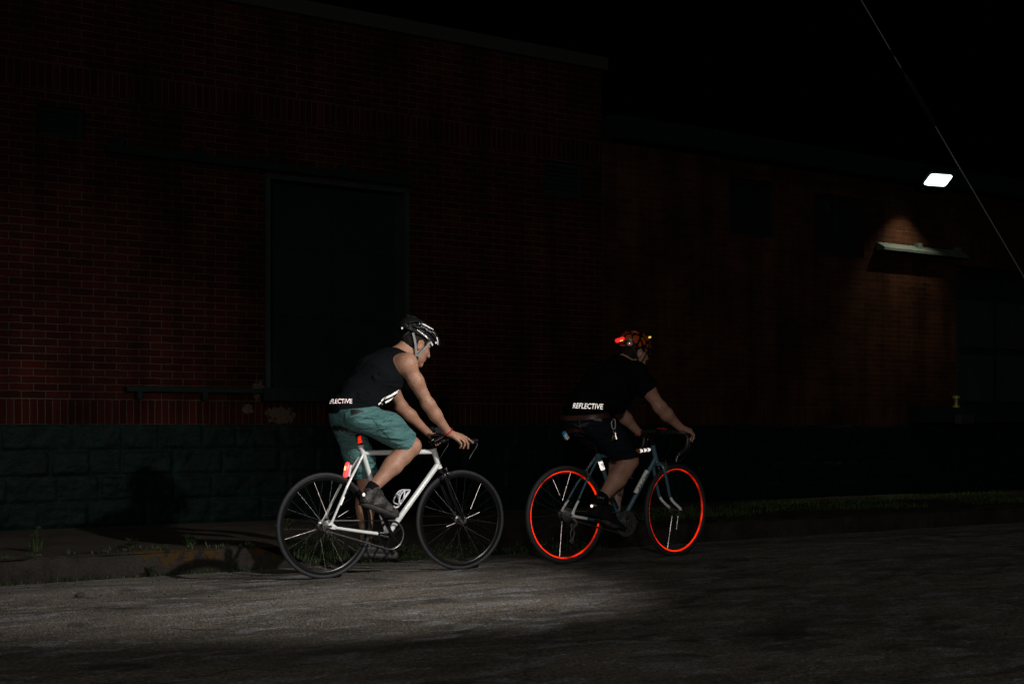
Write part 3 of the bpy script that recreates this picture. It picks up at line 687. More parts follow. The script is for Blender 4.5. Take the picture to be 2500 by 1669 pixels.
# ------------------------------------------------------------------ bicycles
def wheel(parent, hub, Rw, tr, steer, rim_mat, rim_h, hubw, retro_at=(), nsp=28, rot=0.0, rear=False, wall_mat=None):
    """rim (the part) with tyre, hub and every spoke below it"""
    hub = Vector(hub); M3 = Matrix.Rotation(R(steer), 3, 'Z')
    Ri = Rw - 2 * tr + .004
    m = MB(); w = .0072 if rim_mat is not M['retro_rim'] else .0052
    m.lathe([(Ri, -w), (Ri - .006, -w - .0015), (Ri - rim_h + .004, -w + .001), (Ri - rim_h, -w * .55), (Ri - rim_h, w * .55), (Ri - rim_h + .004, w - .001), (Ri - .006, w + .0015), (Ri, w)], hub, 96, M3)
    wh = m.build('wheel', rim_mat, parent, auto=50)
    m = MB(); N = 14
    m.lathe([(Rw - tr + tr * math.cos(2 * math.pi * k / N), tr * math.sin(2 * math.pi * k / N)) for k in range(N)], hub, 96, M3)
    m.build('tyre', M['tyre'], wh)
    m = MB(); a = M3 @ Vector((0, 1, 0)); fl = hubw * .5
    pr = [(-fl - .012, .006), (-fl, .008), (-fl + .004, .024), (-fl + .009, .024), (-fl + .013, .012), (0, .011), (fl - .013, .012), (fl - .009, .024), (fl - .004, .024), (fl, .008), (fl + .012, .006)]
    m.tube([hub + a * q for q, _ in pr], [r for _, r in pr], 14); m.build('hub', M['dark_steel'] if not rear else M['dark_steel'], wh)
    for k in range(nsp):
        q = 2 * math.pi * k / nsp + rot; sd = 1 if k % 2 else -1; off = .95 if (k // 2) % 2 else -.95
        p0 = hub + M3 @ Vector((.021 * math.cos(q + off), sd * (fl - .006), .021 * math.sin(q + off)))
        p1 = hub + M3 @ Vector(((Ri - rim_h + .002) * math.cos(q), sd * .003, (Ri - rim_h + .002) * math.sin(q)))
        deg = math.degrees(q) % 360; rr = [z for z in retro_at if abs((deg - z[0] + 180) % 360 - 180) < 180 / nsp]
        m = MB(); m.tube([p0, p1], .0009, 5)
        if rr:
            m.mi = 1; m.tube([p0.lerp(p1, rr[0][1]), p0.lerp(p1, rr[0][2])], .0012, 6)
        m.build('spoke', [M['steel'], M['retro_pink']], wh)
    return wh
def chainring(parent, c, r, teeth, mat, arms=5, y=0):
    m = MB(); c = Vector(c); seg = teeth * 4
    vs = []; fs = []
    for i in range(seg):
        q = 2 * math.pi * i / seg; ro = r + (.0045 if i % 4 in (1, 2) else -.0015)
        for rad, ax in ((ro, -.0015), (ro, .0015), (r - .012, .0015), (r - .012, -.0015)): vs.append((c.x + rad * math.cos(q), c.y + ax, c.z + rad * math.sin(q)))
    for i in range(seg):
        j = (i + 1) % seg
        for k in range(4): fs.append((i * 4 + k, i * 4 + (k + 1) % 4, j * 4 + (k + 1) % 4, j * 4 + k))
    m.add(vs, fs)
    for k in range(arms):
        q = 2 * math.pi * k / arms + .5; e = c + Vector((math.cos(q), 0, math.sin(q))) * (r - .008)
        m.tube([c, c.lerp(e, .5), e], [.012, .008, .006], 8, flat=(.5, 1))
    return m.build('chainring', mat, parent)
def crank(parent, bb, pedal, y0, y1, mat, pmat):
    bb, pd = Vector(bb), Vector(pedal); a = Vector((bb.x, y0, bb.z)); b = Vector((pd.x, y1, pd.z)); m = MB()
    m.tube([a, a.lerp(b, .15), a.lerp(b, .8), b], [.016, .013, .010, .013], 10, flat=(.55, 1)); m.tube([Vector((bb.x, bb.y, bb.z)), a], .012, 10)
    ca = m.build('crank_arm', mat, parent)
    s = -1 if y1 < bb.y else 1; m = MB(); yc = y1 + s * .055
    m.tube([b, (b.x, y1 + s * .10, b.z)], .007, 8)
    t = math.atan2(-.42, 1)
    T = Matrix.Translation((b.x, yc, b.z)) @ Matrix.Rotation(-t * .9, 4, 'Y')
    m.box(-.045, -.036, -.042, .042, -.010, .010, T); m.box(.036, .045, -.042, .042, -.010, .010, T); m.box(-.036, .036, -.042, -.034, -.008, .008, T); m.box(-.036, .036, .034, .042, -.008, .008, T)
    m.build('pedal', pmat, parent, auto=30); return ca
def chain(parent, a, ra, b, rb, y, mat):
    a, b = Vector(a), Vector(b); L = (b - a).length; ang = math.atan2(b.z - a.z, b.x - a.x); al = math.acos((ra - rb) / L); P = []
    def ring(c, r, q0, q1, n):
        for i in range(n + 1):
            q = q0 + (q1 - q0) * i / n; P.append(Vector((c.x + r * math.cos(q), y, c.z + r * math.sin(q))))
    ring(a, ra, ang + al, ang + 2 * math.pi - al, 14); ring(b, rb, ang - al, ang + al, 18)
    Q = []
    for i, p in enumerate(P):
        nx = P[(i + 1) % len(P)]; k = max(1, int((nx - p).length / .0064)); Q += [p.lerp(nx, j / k) for j in range(k)]
    m = MB(); m.tube(Q, [.0052 if i % 2 else .0036 for i in range(len(Q))], 6, closed=True, flat=(.8, 1)); return m.build('chain', mat, parent)
def saddle(parent, rear, nose, mat):
    m = MB(); r, n = Vector(rear), Vector(nose); vs = []; fs = []; N = 14; K = 10
    for i in range(N + 1):
        t = i / N; c = r.lerp(n, t); wdt = .068 * (1 - ss(np.array(t), .1, .62)) + .019; c = c + Vector((0, 0, -.012 * math.sin(math.pi * t)))
        if t > .9: wdt *= .75
        if t < .06: wdt *= .72
        for k in range(K):
            q = 2 * math.pi * k / K; vs.append((c.x, c.y + float(wdt) * math.cos(q), c.z + (.020 if math.sin(q) < 0 else .014) * math.sin(q) - .012 * abs(math.cos(q)) ** 3))
    for i in range(N):
        for k in range(K): fs.append((i * K + k, i * K + (k + 1) % K, (i + 1) * K + (k + 1) % K, (i + 1) * K + k))
    fs.append(tuple(range(K))); fs.append(tuple(N * K + k for k in range(K))); m.add(vs, fs)
    o = m.build('saddle', mat, parent, auto=60)
    m = MB()
    for s in (-1, 1):
        m.tube(catmull([r + Vector((.02, s * .035, -.012)), r + Vector((.07, s * .022, -.045)), r + Vector((.15, s * .022, -.042)), n + Vector((-.02, s * .006, -.012))]), .0035, 6)
    m.build('saddle_rail', M['steel'], o); return o
def text_plane(o, right, up, sx, sz):
    o, right, up = Vector(o), Vector(right).normalized(), Vector(up).normalized()
    return lambda v: o + right * v[0] * sx + up * v[1] * sz

# --- white single-speed
YB = 8.1
bw = empty('bicycle', (4.73, YB, 0), 'white single speed bicycle with bare white bottle cage and red tail light', 'bicycle')
RH, FH, BB = Vector((4.215, YB, .338)), Vector((5.245, YB, .336)), Vector((4.676, YB, .262))
wheel(bw, RH, .338, .0135, 0, M['black_metal'], .026, .115, ((190, .12, .98), (100, .2, .75), (62, .15, .5), (24, .3, .62)), rot=.04, rear=True)
wheel(bw, FH, .338, .0135, -4.3, M['black_metal'], .026, .095, ((196, .02, .32), (21, .1, .55), (60, .3, 1.0), (205, .15, .45)), rot=.10)
fr = MB(); ST, SC = Vector((4.480, YB, .836)), Vector((4.490, YB, .795)); HT, HB = Vector((5.030, YB, .822)), Vector((5.076, YB, .688))
fr.tube([BB, ST], [.0165, .0165], 14); fr.tube([SC + Vector((0, 0, .002)), Vector((5.036, YB, .800))], [.0165, .0165], 14)
fr.tube([BB, Vector((5.066, YB, .716))], [.0185, .0185], 14); fr.tube([HT, HT.lerp(HB, .06), HT.lerp(HB, .94), HB], [.0215, .0190, .0190, .0215], 16)
fr.tube([BB + Vector((0, -.036, 0)), BB + Vector((0, .036, 0))], .021, 16); fr.tube([ST + Vector((-.004, 0, .014)), ST + Vector((.001, 0, -.012))], .0195, 14)
for s in (-1, 1):
    fr.tube([SC + Vector((-.006, s * .014, -.012)), Vector((4.36, YB + s * .045, .60)), RH + Vector((.022, s * .062, .03))], [.0085, .0085, .0075], 10)
    fr.tube([BB + Vector((-.02, s * .025, 0)), Vector((4.46, YB + s * .050, .292)), RH + Vector((.045, s * .062, -.012))], [.0115, .011, .0095], 10)
    T = Matrix.Translation(RH + Vector((.018, s * .062, .0)))
    fr.tube([RH + Vector((.050, s * .062, -.013)), RH + Vector((.02, s * .062, .0)), RH + Vector((-.006, s * .062, .006))], [.012, .019, .014], 10, flat=(.22, 1))
    fr.tube([RH + Vector((.024, s * .062, .035)), RH + Vector((.012, s * .062, .004))], [.009, .014], 10, flat=(.3, 1))
frame = fr.build('frame', M['white'], bw, auto=40)
for a, b, r in (((4.345, YB - .0535, .575), (4.385, YB - .0475, .640), .0045), ((4.325, YB - .0575, .52), (4.30, YB - .0595, .470), .0045), ((4.80, YB - .0165, .424), (4.99, YB - .0165, .637), .0022)):
    MB().tube([a, b], r, 8, flat=(.5, 1)).build('reflective_strip', M['retro_white'], frame)
fk = MB(); CR = Vector((5.086, YB, .662)); M3 = Matrix.Rotation(R(-4.3), 3, 'Z')
fk.tube([HB + Vector((.003, 0, -.004)), CR], [.020, .022], 12)
for s in (-1, 1): fk.tube(catmull([CR + M3 @ Vector((0, s * .02, .0)), CR + M3 @ Vector((.012, s * .048, -.025)), CR + M3 @ Vector((.065, s * .050, -.17)), FH + M3 @ Vector((0, s * .050, 0))]), [.013, .0075], 10, flat=(.75, 1.2))
fk.build('fork', M['black_metal'], bw)
m = MB(); m.tube([HT + Vector((.001, 0, -.002)), Vector((5.012, YB, .870))], .0185, 14); m.tube([Vector((5.012, YB, .868)), Vector((5.022, YB, .880))], .021, 14)
m.tube([Vector((5.018, YB, .858)), Vector((5.116, YB, .902))], [.017, .016], 12); m.tube([(5.120, YB - .025, .905), (5.120, YB + .025, .905)], .022, 14)
m.build('stem', M['black_metal'], bw)
m = MB()                                                           # pursuit bar: flat middle, forward horns
for s in (-1, 1):
    m.tube(catmull([Vector((5.12, YB, .905)), Vector((5.12 + s * .006, YB + s * .11, .906)), Vector((5.118 + s * .012, YB + s * .165, .902)), Vector((5.15 + s * .014, YB + s * .198, .888)), Vector((5.20 + s * .016, YB + s * .205, .868)), Vector((5.245 + s * .016, YB + s * .205, .872))], 8), [.0155, .0165], 12)
hb = m.build('handlebar', M['tape'], bw)
for s in (-1, 1):
    m = MB(); o = Vector((5.246 + s * .016, YB + s * .205, .872)); m.tube([o + Vector((-.02, 0, -.002)), o + Vector((.012, 0, .002))], .018, 10)
    m.mi = 1; m.tube(catmull([o + Vector((.010, 0, .006)), o + Vector((.012, 0, -.030)), o + Vector((-.022, 0, -.075)), o + Vector((-.050, 0, -.118))]), [.005, .0055, .0035], 8, flat=(1.6, .7))
    m.build('brake_lever', [M['black_metal'], M['steel']], bw)
m = MB(); m.box(5.075, 5.135, YB + .05, YB + .09, .925, .962); m.tube([(5.075, YB + .07, .945), (5.055, YB + .07, .962)], .012, 8); m.mi = 1; m.box(5.135, 5.142, YB + .055, YB + .085, .93, .957)
m.build('front_light', [M['dark'], M['steel']], bw)
m = MB(); m.tube([ST + Vector((.001, 0, .004)), Vector((4.440, YB, .935))], .0135, 12); m.build('seat_post', M['black_metal'], bw)
MB().tube([(4.4705, YB - .004, .862), (4.459, YB - .004, .905)], .0145, 10).build('reflective_sleeve', M['retro_red'], bw)
saddle(bw, (4.300, YB, .968), (4.565, YB, .955), M['saddle'])
chainring(bw, (BB.x, YB - .045, BB.z), .094, 46, M['black_metal'])
chain(bw, (RH.x, YB - .045, RH.z), .033, (BB.x, YB - .045, BB.z), .094, YB - .045, M['dark_steel'])
m = MB(); m.lathe([(.030, -.002), (.033, 0), (.030, .002), (.012, .004), (.012, -.004)], (RH.x, YB - .045, RH.z), 32); m.build('cog', M['dark_steel'], bw)
MB().tube([(RH.x, YB - .085, RH.z), (RH.x, YB + .085, RH.z)], .009, 8).build('axle_nut', M['steel'], bw)
crank(bw, BB, (4.590, YB, .402), YB - .062, YB - .072, M['black_metal'], M['dark'])
crank(bw, BB, (4.762, YB, .122), YB + .062, YB + .072, M['black_metal'], M['dark'])
m = MB(); c = Vector((4.372, YB - .015, .690)); T = Matrix.Translation(c) @ Matrix.Rotation(R(12), 4, 'Y')
m.tube([T @ Vector((-.004, 0, -.050)), T @ Vector((-.008, 0, -.040)), T @ Vector((-.008, 0, .036)), T @ Vector((-.004, 0, .047))], [.012, .019, .019, .012], 12, flat=(1, .75))
tl = m.build('tail_light', M['pink_lit'], bw)
m = MB(); m.tube([T @ Vector((-.022, -.006, -.006)), T @ Vector((-.022, -.006, .020))], .0062, 8); m.build('led', M['led'], tl)
MB().box(.006, .020, -.013, .013, -.04, .036, T).build('light_mount', M['white_plastic'], tl)
m = MB(); c0, c1 = Vector((4.775, YB, .447)), Vector((4.885, YB, .575)); ax = (c1 - c0).normalized() * .78; up = Vector((-ax.z, 0, ax.x)) * 1.0
for s in (-1, 1):
    m.tube(catmull([c0 + up * .012 + Vector((0, s * .010, 0)), c0 + up * .050 + Vector((0, s * .034, 0)) + ax * -.004, c0 + up * .075 + ax * .05 + Vector((0, s * .030, 0)), c0 + up * .068 + ax * .11 + Vector((0, s * .026, 0)), c0 + up * .02 + ax * .155 + Vector((0, s * .012, 0))], 6), .0046, 8)
    m.tube(catmull([c0 + up * .016 + Vector((0, s * .008, 0)) + ax * .03, c0 + up * .045 + ax * .06 + Vector((0, s * .036, 0)), c0 + up * .066 + ax * .12 + Vector((0, s * .02, 0))], 5), .0050, 8)
m.tube(catmull([c0 + up * .072 + ax * .045 + Vector((0, -.03, 0)), c0 + up * .094 + ax * .05, c0 + up * .072 + ax * .045 + Vector((0, .03, 0))], 6), .006, 8)
m.tube([c0 + up * .014 - ax * .02, c0 + up * .014 + ax * .15], .008, 8); m.tube(catmull([c0 + up * .012 - ax * .02, c0 + up * .03 - ax * .045, c0 + up * .052 - ax * .045], 5), .006, 8)
m.build('bottle_cage', M['white_plastic'], bw)
def caliper(parent, c, ax, fwd, w=.034, mat='black_metal'):
    """dual pivot rim brake: bridge, two arms, pads, quick release"""
    c, ax, fwd = Vector(c), Vector(ax).normalized(), Vector(fwd).normalized(); m = MB()
    m.tube([c - fwd * .01, c + fwd * .030], .006, 8)
    for s in (-1, 1):
        y = Vector((0, s, 0))
        m.tube(catmull([c + fwd * .02 - y * .008 + ax * -.008, c + fwd * .022 + y * w * .8 + ax * .004, c + fwd * .018 + y * w + ax * .035, c + fwd * .010 + y * .017 + ax * .058], 5), [.009, .0055], 8)
        m.tube([c + fwd * -.012 + y * .017 + ax * .058, c + fwd * .03 + y * .017 + ax * .058], .0055, 8)
    m.mi = 1; m.tube([c + fwd * .02 - Vector((0, w, 0)) - ax * .03, c + fwd * .02 - Vector((0, w, 0)) - ax * .002], .005, 8); m.ball(c + fwd * .033, .006, 8, 6)
    m.build('brake', [M[mat], M['steel']], parent)
caliper(bw, CR + Vector((.012, 0, .0)), (.25, 0, -1), (1, 0, .25))

# --- teal tourer
YT = 8.0
bt = empty('bicycle', (6.57, YT, 0), 'teal touring bicycle with glowing red reflective rims and a lettered frame', 'bicycle')
RH2, FH2, B2 = Vector((6.062, YT, .347)), Vector((7.095, YT, .345)), Vector((6.568, YT, .268))
wheel(bt, RH2, .347, .0195, 0, M['retro_rim'], .0120, .125, ((80, .3, 1.0), (258, .12, .98), (110, .5, .9)), nsp=32, rot=.03, rear=True)
wheel(bt, FH2, .347, .0195, 8, M['retro_rim'], .0120, .095, ((252, .1, .98), (268, .1, .45)), nsp=28, rot=.14)
fr = MB(); ST, SC = Vector((6.352, YT, .775)), Vector((6.358, YT, .752)); HT, HB = Vector((6.868, YT, .832)), Vector((6.906, YT, .705))
fr.tube([B2, ST], .0155, 14); fr.tube([SC, Vector((6.872, YT, .802))], .0145, 14); fr.tube([B2, Vector((6.896, YT, .735))], .0165, 14)
fr.tube([HT, HT.lerp(HB, .08), HT.lerp(HB, .92), HB], [.0205, .0185, .0185, .0205], 14); fr.tube([B2 + Vector((0, -.036, 0)), B2 + Vector((0, .036, 0))], .0205, 14); fr.tube([ST, ST - Vector((-.006, 0, .022))], .0185, 12)
for s in (-1, 1):
    fr.tube([SC + Vector((-.010, s * .014, -.004)), Vector((6.20, YT + s * .048, .56)), RH2 + Vector((.022, s * .066, .03))], [.0080, .0078, .0070], 10)
    fr.tube([B2 + Vector((-.02, s * .024, 0)), Vector((6.33, YT + s * .050, .296)), RH2 + Vector((.04, s * .066, -.010))], [.011, .0105, .009], 10)
frame = fr.build('frame', M['teal'], bt, auto=40)
m = MB()
for s in (-1, 1):                                                   # white dropout ends
    m.tube([Vector((6.131, YT + s * .0597, .447)), RH2 + Vector((.024, s * .066, .034)), RH2 + Vector((.012, s * .066, .004))], [.0088, .0088, .014], 10)
    m.tube([Vector((6.205, YT + s * .0592, .318)), RH2 + Vector((.042, s * .066, -.012)), RH2 + Vector((.004, s * .066, .0))], [.0105, .0105, .014], 10)
m.build('dropout', M['white_panel'], frame)
m = MB()
for s in (-1, 1): m.tube([Vector((6.137, YT + s * .0592, .457)), Vector((6.130, YT + s * .0597, .445))], .0092, 10)
m.build('band', M['ink'], frame)
dt0, dt1 = Vector((6.700, YT, .478)), Vector((6.815, YT, .642)); dax = (dt1 - dt0).normalized()
pn = MB().tube([dt0, dt1], .0174, 16).build('name_panel', M['white_panel'], frame)
for q in (dt0, dt1): pass
m = MB(); m.tube([dt0 - dax * .006, dt0 + dax * .001], .0178, 16); m.tube([dt1 - dax * .001, dt1 + dax * .006], .0178, 16); m.build('band', M['ink'], frame)
dn = Vector((-dax.z, 0, dax.x)); mid = (dt0 + dt1) / 2
decal('lettering', text2d('All-City', .018, 1.02, .35), text_plane(mid + Vector((0, -.2, 0)), dax, dn, .047, .030), M['ink'], pn, bvh_of(pn), (0, 1, 0), .0010)
m = MB(); q0, q1 = Vector((6.352, YT, .770)).lerp(B2, .10), Vector((6.352, YT, .770)).lerp(B2, .22)
lb = MB().tube([q0, q1], .0166, 14).build('reflective_label', M['retro_white'], frame)
decal('lettering', text2d('G', .03), text_plane((q0 + q1) / 2 + Vector((0, -.2, 0)), (1, 0, 0), (-.4, 0, .9), .030, .036), M['dim_print'], lb, bvh_of(lb), (0, 1, 0), .001)
tax = (Vector((6.872, YT, .802)) - SC).normalized(); tn = Vector((-tax.z, 0, tax.x)); tt = lambda x: SC + tax * ((x - SC.x) / tax.x)
stk = MB().tube([tt(6.60), tt(6.735)], .0156, 16).build('sticker', M['orange'], frame)
decal('lettering', text2d('NGK', .03), text_plane(tt(6.700) + Vector((0, -.2, 0)), tax, tn, .026, .026), M['orange_dark'], stk, bvh_of(stk), (0, 1, 0), .001)
fb = bvh_of(frame)
for x in (6.752, 6.788, 6.823):
    P = [(-.013, -.0135), (-.002, -.0135), (.008, -.0105), (.0135, -.003), (.0135, .003), (.008, .0105), (-.002, .0135), (-.013, .0135)]
    decal('reflector_letter', poly2d(P, .008), text_plane(tt(x) + Vector((0, -.2, 0)), tax, tn, 1, 1), M['retro_white'], frame, fb, (0, 1, 0), .0015)
fk = MB(); CR = Vector((6.922, YT, .690)); M3 = Matrix.Rotation(R(8), 3, 'Z')
fk.tube([HB + Vector((.002, 0, -.004)), CR], [.019, .021], 12); legs = []
for s in (-1, 1):
    c = catmull([CR + M3 @ Vector((0, s * .02, 0)), CR + M3 @ Vector((.008, s * .050, -.03)), CR + M3 @ Vector((.045, s * .053, -.15)), CR + M3 @ Vector((.085, s * .052, -.255)), FH2 + M3 @ Vector((-.006, s * .050, .012))], 8)
    k = 24; fk.tube(c[:k], [.0125, .0095], 10, flat=(.8, 1.15)); legs.append(c[k - 1:])
fork = fk.build('fork', M['teal'], bt)
m = MB()
for c in legs: m.tube(c, [.0098, .0085], 10, flat=(.8, 1.15)); m.ball(c[-1], (.012, .006, .013))
m.build('fork_end', M['white_panel'], fork)
m = MB()
for c in legs: m.tube([c[0] - (c[1] - c[0]) * .15, c[0] + (c[1] - c[0]) * .15], .0102, 10, flat=(.8, 1.15))
m.build('band', M['ink'], fork)
MB().tube([FH2 + M3 @ Vector((0, -.072, 0)), FH2 + M3 @ Vector((0, .072, 0))], .0065, 8).build('quick_release', M['steel'], bt)
m = MB(); m.tube([HT, Vector((6.850, YT, .885))], .0165, 12); m.tube([Vector((6.853, YT, .876)), Vector((6.934, YT, .925))], [.017, .016], 12); m.tube([(6.938, YT - .024, .927), (6.938, YT + .024, .927)], .021, 12)
m.build('stem', M['black_metal'], bt)
m = MB(); BX = .0
for s in (-1, 1):
    sh = Vector((-s * .030, 0, 0))
    m.tube(catmull([Vector((6.938, YT, .927)), Vector((6.940, YT + s * .10, .929)) + sh * .4, Vector((6.944, YT + s * .165, .927)) + sh * .8, Vector((6.966, YT + s * .200, .922)) + sh, Vector((6.984, YT + s * .207, .908)) + sh, Vector((6.994, YT + s * .210, .870)) + sh, Vector((6.984, YT + s * .213, .826)) + sh, Vector((6.957, YT + s * .215, .796)) + sh, Vector((6.918, YT + s * .216, .772)) + sh], 7), .0160, 12)
m.build('handlebar', M['tape_brown'], bt)
for s in (-1, 1):
    sh = Vector((.030 if s < 0 else -.03, 0, 0))
    m = MB(); e = Vector((6.918, YT + s * .216, .772)) + sh; m.tube([e, e + Vector((-.016, 0, -.008))], .015, 10); m.tube(catmull([e + Vector((-.014, 0, -.006)), e + Vector((-.032, 0, -.020)), e + Vector((-.044, 0, -.058))]), [.008, .006], 8, flat=(1.2, .8)); m.build('bar_end_shifter', M['steel'], bt)
    m = MB(); h0 = Vector((6.985, YT + s * .207, .912)) + sh; m.tube([h0, h0 + Vector((.035, 0, .012))], [.018, .014], 10); m.tube(catmull([h0 + Vector((.035, 0, .008)), h0 + Vector((.040, 0, -.035)), h0 + Vector((.022, 0, -.095))]), [.006, .0045], 8, flat=(1.5, .7)); m.build('brake_lever', M['black_metal'], bt)
m = MB()
for s, P in ((-1, [(7.06, YT - .2, .93), (7.13, YT - .15, .86), (7.10, YT - .06, .72), (6.95, YT - .01, .69)]), (1, [(7.03, YT + .2, .93), (7.12, YT + .1, .90), (7.06, YT + .03, .80), (6.96, YT + .015, .71)])): m.tube(catmull(P, 8), .0024, 6)
m.build('brake_cable', M['dark'], bt)
m = MB(); m.box(6.985, 7.055, YT + .05, YT + .085, .938, .958); m.build('computer', M['red_paint'], bt)
m = MB(); m.tube([ST - Vector((0, 0, .006)), Vector((6.300, YT, .925))], .0135, 12); m.build('seat_post', M['black_metal'], bt)
sad = saddle(bt, (6.110, YT, .948), (6.385, YT, .938), M['saddle_red'])
m = MB(); T = Matrix.Translation((6.050, YT - .015, .905)) @ Matrix.Rotation(R(-38), 4, 'Y'); m.box(-.012, .012, -.010, .010, -.030, .012, T); m.mi = 1; m.box(-.012, .012, -.011, .009, .012, .030, T); m.mi = 2; m.box(-.002, .010, -.0112, -.010, -.026, .006, T)
m.build('saddle_tag', [M['white_panel'], M['blue'], M['grey_print']], bt, smooth=False)
m = MB(); m.tube([Vector((6.14, YT, .925)), Vector((6.08, YT - .012, .925)), Vector((6.055, YT - .015, .918))], .006, 8); m.build('tag_mount', M['dark'], bt)
for r_, y_ in ((.092, .058), (.078, .050), (.060, .042)): chainring(bt, (B2.x, YT - y_, B2.z), r_, int(r_ * 500), M['dark_steel'])
chain(bt, (RH2.x, YT - .046, RH2.z), .030, (B2.x, YT - .050, B2.z), .078, YT - .048, M['dark_steel'])
m = MB()
for k in range(8): r_ = .020 + .004 * k; m.lathe([(r_, -.0012), (r_ + .002, 0), (r_, .0012), (.014, .0015), (.014, -.0015)], (RH2.x, YT - .060 + .0048 * k, RH2.z), 28)
m.build('cassette', M['dark_steel'], bt)
m = MB(); a = RH2 + Vector((.01, -.066, -.02)); m.tube(catmull([a, a + Vector((.03, -.012, -.035)), a + Vector((.012, .010, -.070))]), [.010, .012], 8); j0, j1 = Vector((6.085, YT - .052, .268)), Vector((6.082, YT - .050, .165))
for s in (-1, 1): m.tube(catmull([j0, j0.lerp(j1, .5) + Vector((s * .016, 0, 0)), j1]), .0045, 6, flat=(1, 1.2))
for j in (j0, j1): m.lathe([(.017, -.003), (.020, 0), (.017, .003), (.006, .003), (.006, -.003)], j, 20)
m.build('derailleur', M['dark_steel'], bt)
m = MB(); c = Vector((6.475, YT - .045, .405)); m.tube(catmull([c + Vector((-.02, .01, .05)), c + Vector((0, 0, .02)), c + Vector((.02, -.008, -.025))]), [.010, .008], 8, flat=(.6, 1.3)); m.tube([c + Vector((.0, 0, .02)), Vector((6.482, YT, .43))], .008, 8); m.build('derailleur', M['steel'], bt)
crank(bt, B2, (6.402, YT, .262), YT - .070, YT - .080, M['dark_steel'], M['dark'])
crank(bt, B2, (6.735, YT, .274), YT + .062, YT + .072, M['dark_steel'], M['dark'])
caliper(bt, CR + Vector((.020, 0, -.005)), (.25, 0, -1), (1, 0, .25), .045, 'dark_steel'); caliper(bt, (6.245, YT, .640), (.25, 0, -1), (-1, 0, .35), .045, 'dark_steel')
m = MB(); m.tube(catmull([(6.340, YT, .772), (6.318, YT, .745), (6.322, YT, .725)]), .003, 6); m.tube([(6.318, YT, .745), (6.235, YT, .645)], .0018, 6); m.ball((6.315, YT, .735), .008); m.build('cable_hanger', M['steel'], bt)
m = MB(); c0 = Vector((6.62, YT, .47)); ax = dax; up = dn
for s in (-1, 1): m.tube(catmull([c0 + up * .02 - ax * .02, c0 + up * .075 - ax * .02 + Vector((0, s * .02, 0)), c0 + up * .08 + ax * .1 + Vector((0, s * .035, 0)), c0 + up * .02 + ax * .13]), .003, 6)
m.build('bottle_cage', M['dark_steel'], bt)

# ------------------------------------------------------------------ riders
def basis(pitch, yaw=0):
    m = Matrix.Rotation(R(yaw), 3, 'Z') @ Matrix.Rotation(R(pitch), 3, 'Y')
    return m @ Vector((1, 0, 0)), m @ Vector((0, -1, 0)), m @ Vector((0, 0, 1))
class Head:
    def __init__(s, c, pitch, yaw=0, k=1.0):
        s.c = Vector(c); s.f, s.l, s.u = basis(pitch, yaw); s.B = [tuple(s.f), tuple(s.l), tuple(s.u)]; s.k = k
    def __call__(s, x, y, z): return s.c + (s.f * x + s.l * y + s.u * z) * s.k
    def shape(s, d, neck):
        H, B, k = s, s.B, s.k
        d.ell(H(-.012, 0, .045), (.100 * k, .077 * k, .096 * k), B, k=.02)
        d.ell(H(.045, 0, -.030), (.058 * k, .058 * k, .078 * k), B, k=.03)
        d.ell(H(.030, 0, -.075), (.060 * k, .050 * k, .038 * k), B, k=.025)          # jaw
        d.ell(H(.080, 0, -.103), (.022 * k, .024 * k, .020 * k), B, k=.02)           # chin
        for q in (-1, 1):
            d.ell(H(.070, q * .034, -.018), (.024 * k, .024 * k, .020 * k), B, k=.02) # cheekbone
            d.ell(H(.100, q * .031, .012), (.016 * k, .014 * k, .010 * k), B, k=.012, op='cut')  # eye socket
            d.cone(H(.089, q * .014, .028), H(.078, q * .052, .024), .009 * k, .007 * k, k=.012)   # brow
            d.ell(H(-.008, q * .078, -.004), (.020 * k, .010 * k, .033 * k), B, k=.006)            # ear
            d.cone(H(-.024, q * .085, .010), H(-.006, q * .086, .027), .0058 * k, k=.003); d.cone(H(-.006, q * .086, .027), H(.010, q * .082, .016), .0056 * k, .004, k=.003)
            d.cone(H(-.024, q * .085, .010), H(-.008, q * .082, -.032), .0056 * k, .0065 * k, k=.003)
            d.ell(H(-.004, q * .086, -.004), (.010 * k, .008 * k, .019 * k), B, k=.003, op='cut')
        d.cone(H(.098, 0, .022), H(.119, 0, -.026), .008 * k, .0125 * k, k=.010)      # nose
        for q in (-1, 1): d.ell(H(.108, q * .012, -.030), (.010 * k, .007 * k, .008 * k), B, k=.005)
        d.ell(H(.098, 0, -.058), (.011 * k, .023 * k, .0065 * k), B, k=.006); d.ell(H(.095, 0, -.071), (.011 * k, .020 * k, .0065 * k), B, k=.006)
        d.cone(H(.112, -.020, -.0645), H(.112, .020, -.0645), .0022, k=.003, op='cut')
        a = H(-.028, 0, -.050); d.cone(a, neck, .056 * k, .062 * k, k=.03); d.cone(H(-.060, 0, -.02), Vector(neck) + Vector((-.03, 0, .01)), .040 * k, .05 * k, k=.03)
    def eyes(s, parent):
        for q in (-1, 1):
            m = MB(); m.ball(s(.078, q * .031, .010), .0115 * s.k, 12, 8); m.mi = 1; m.ball(s(.0862, q * .031, .009), .0062 * s.k, 8, 6); m.build('eye', [M['eye'], M['ink']], parent)
def mir(p, yc): return (p[0], 2 * yc - p[1], p[2])
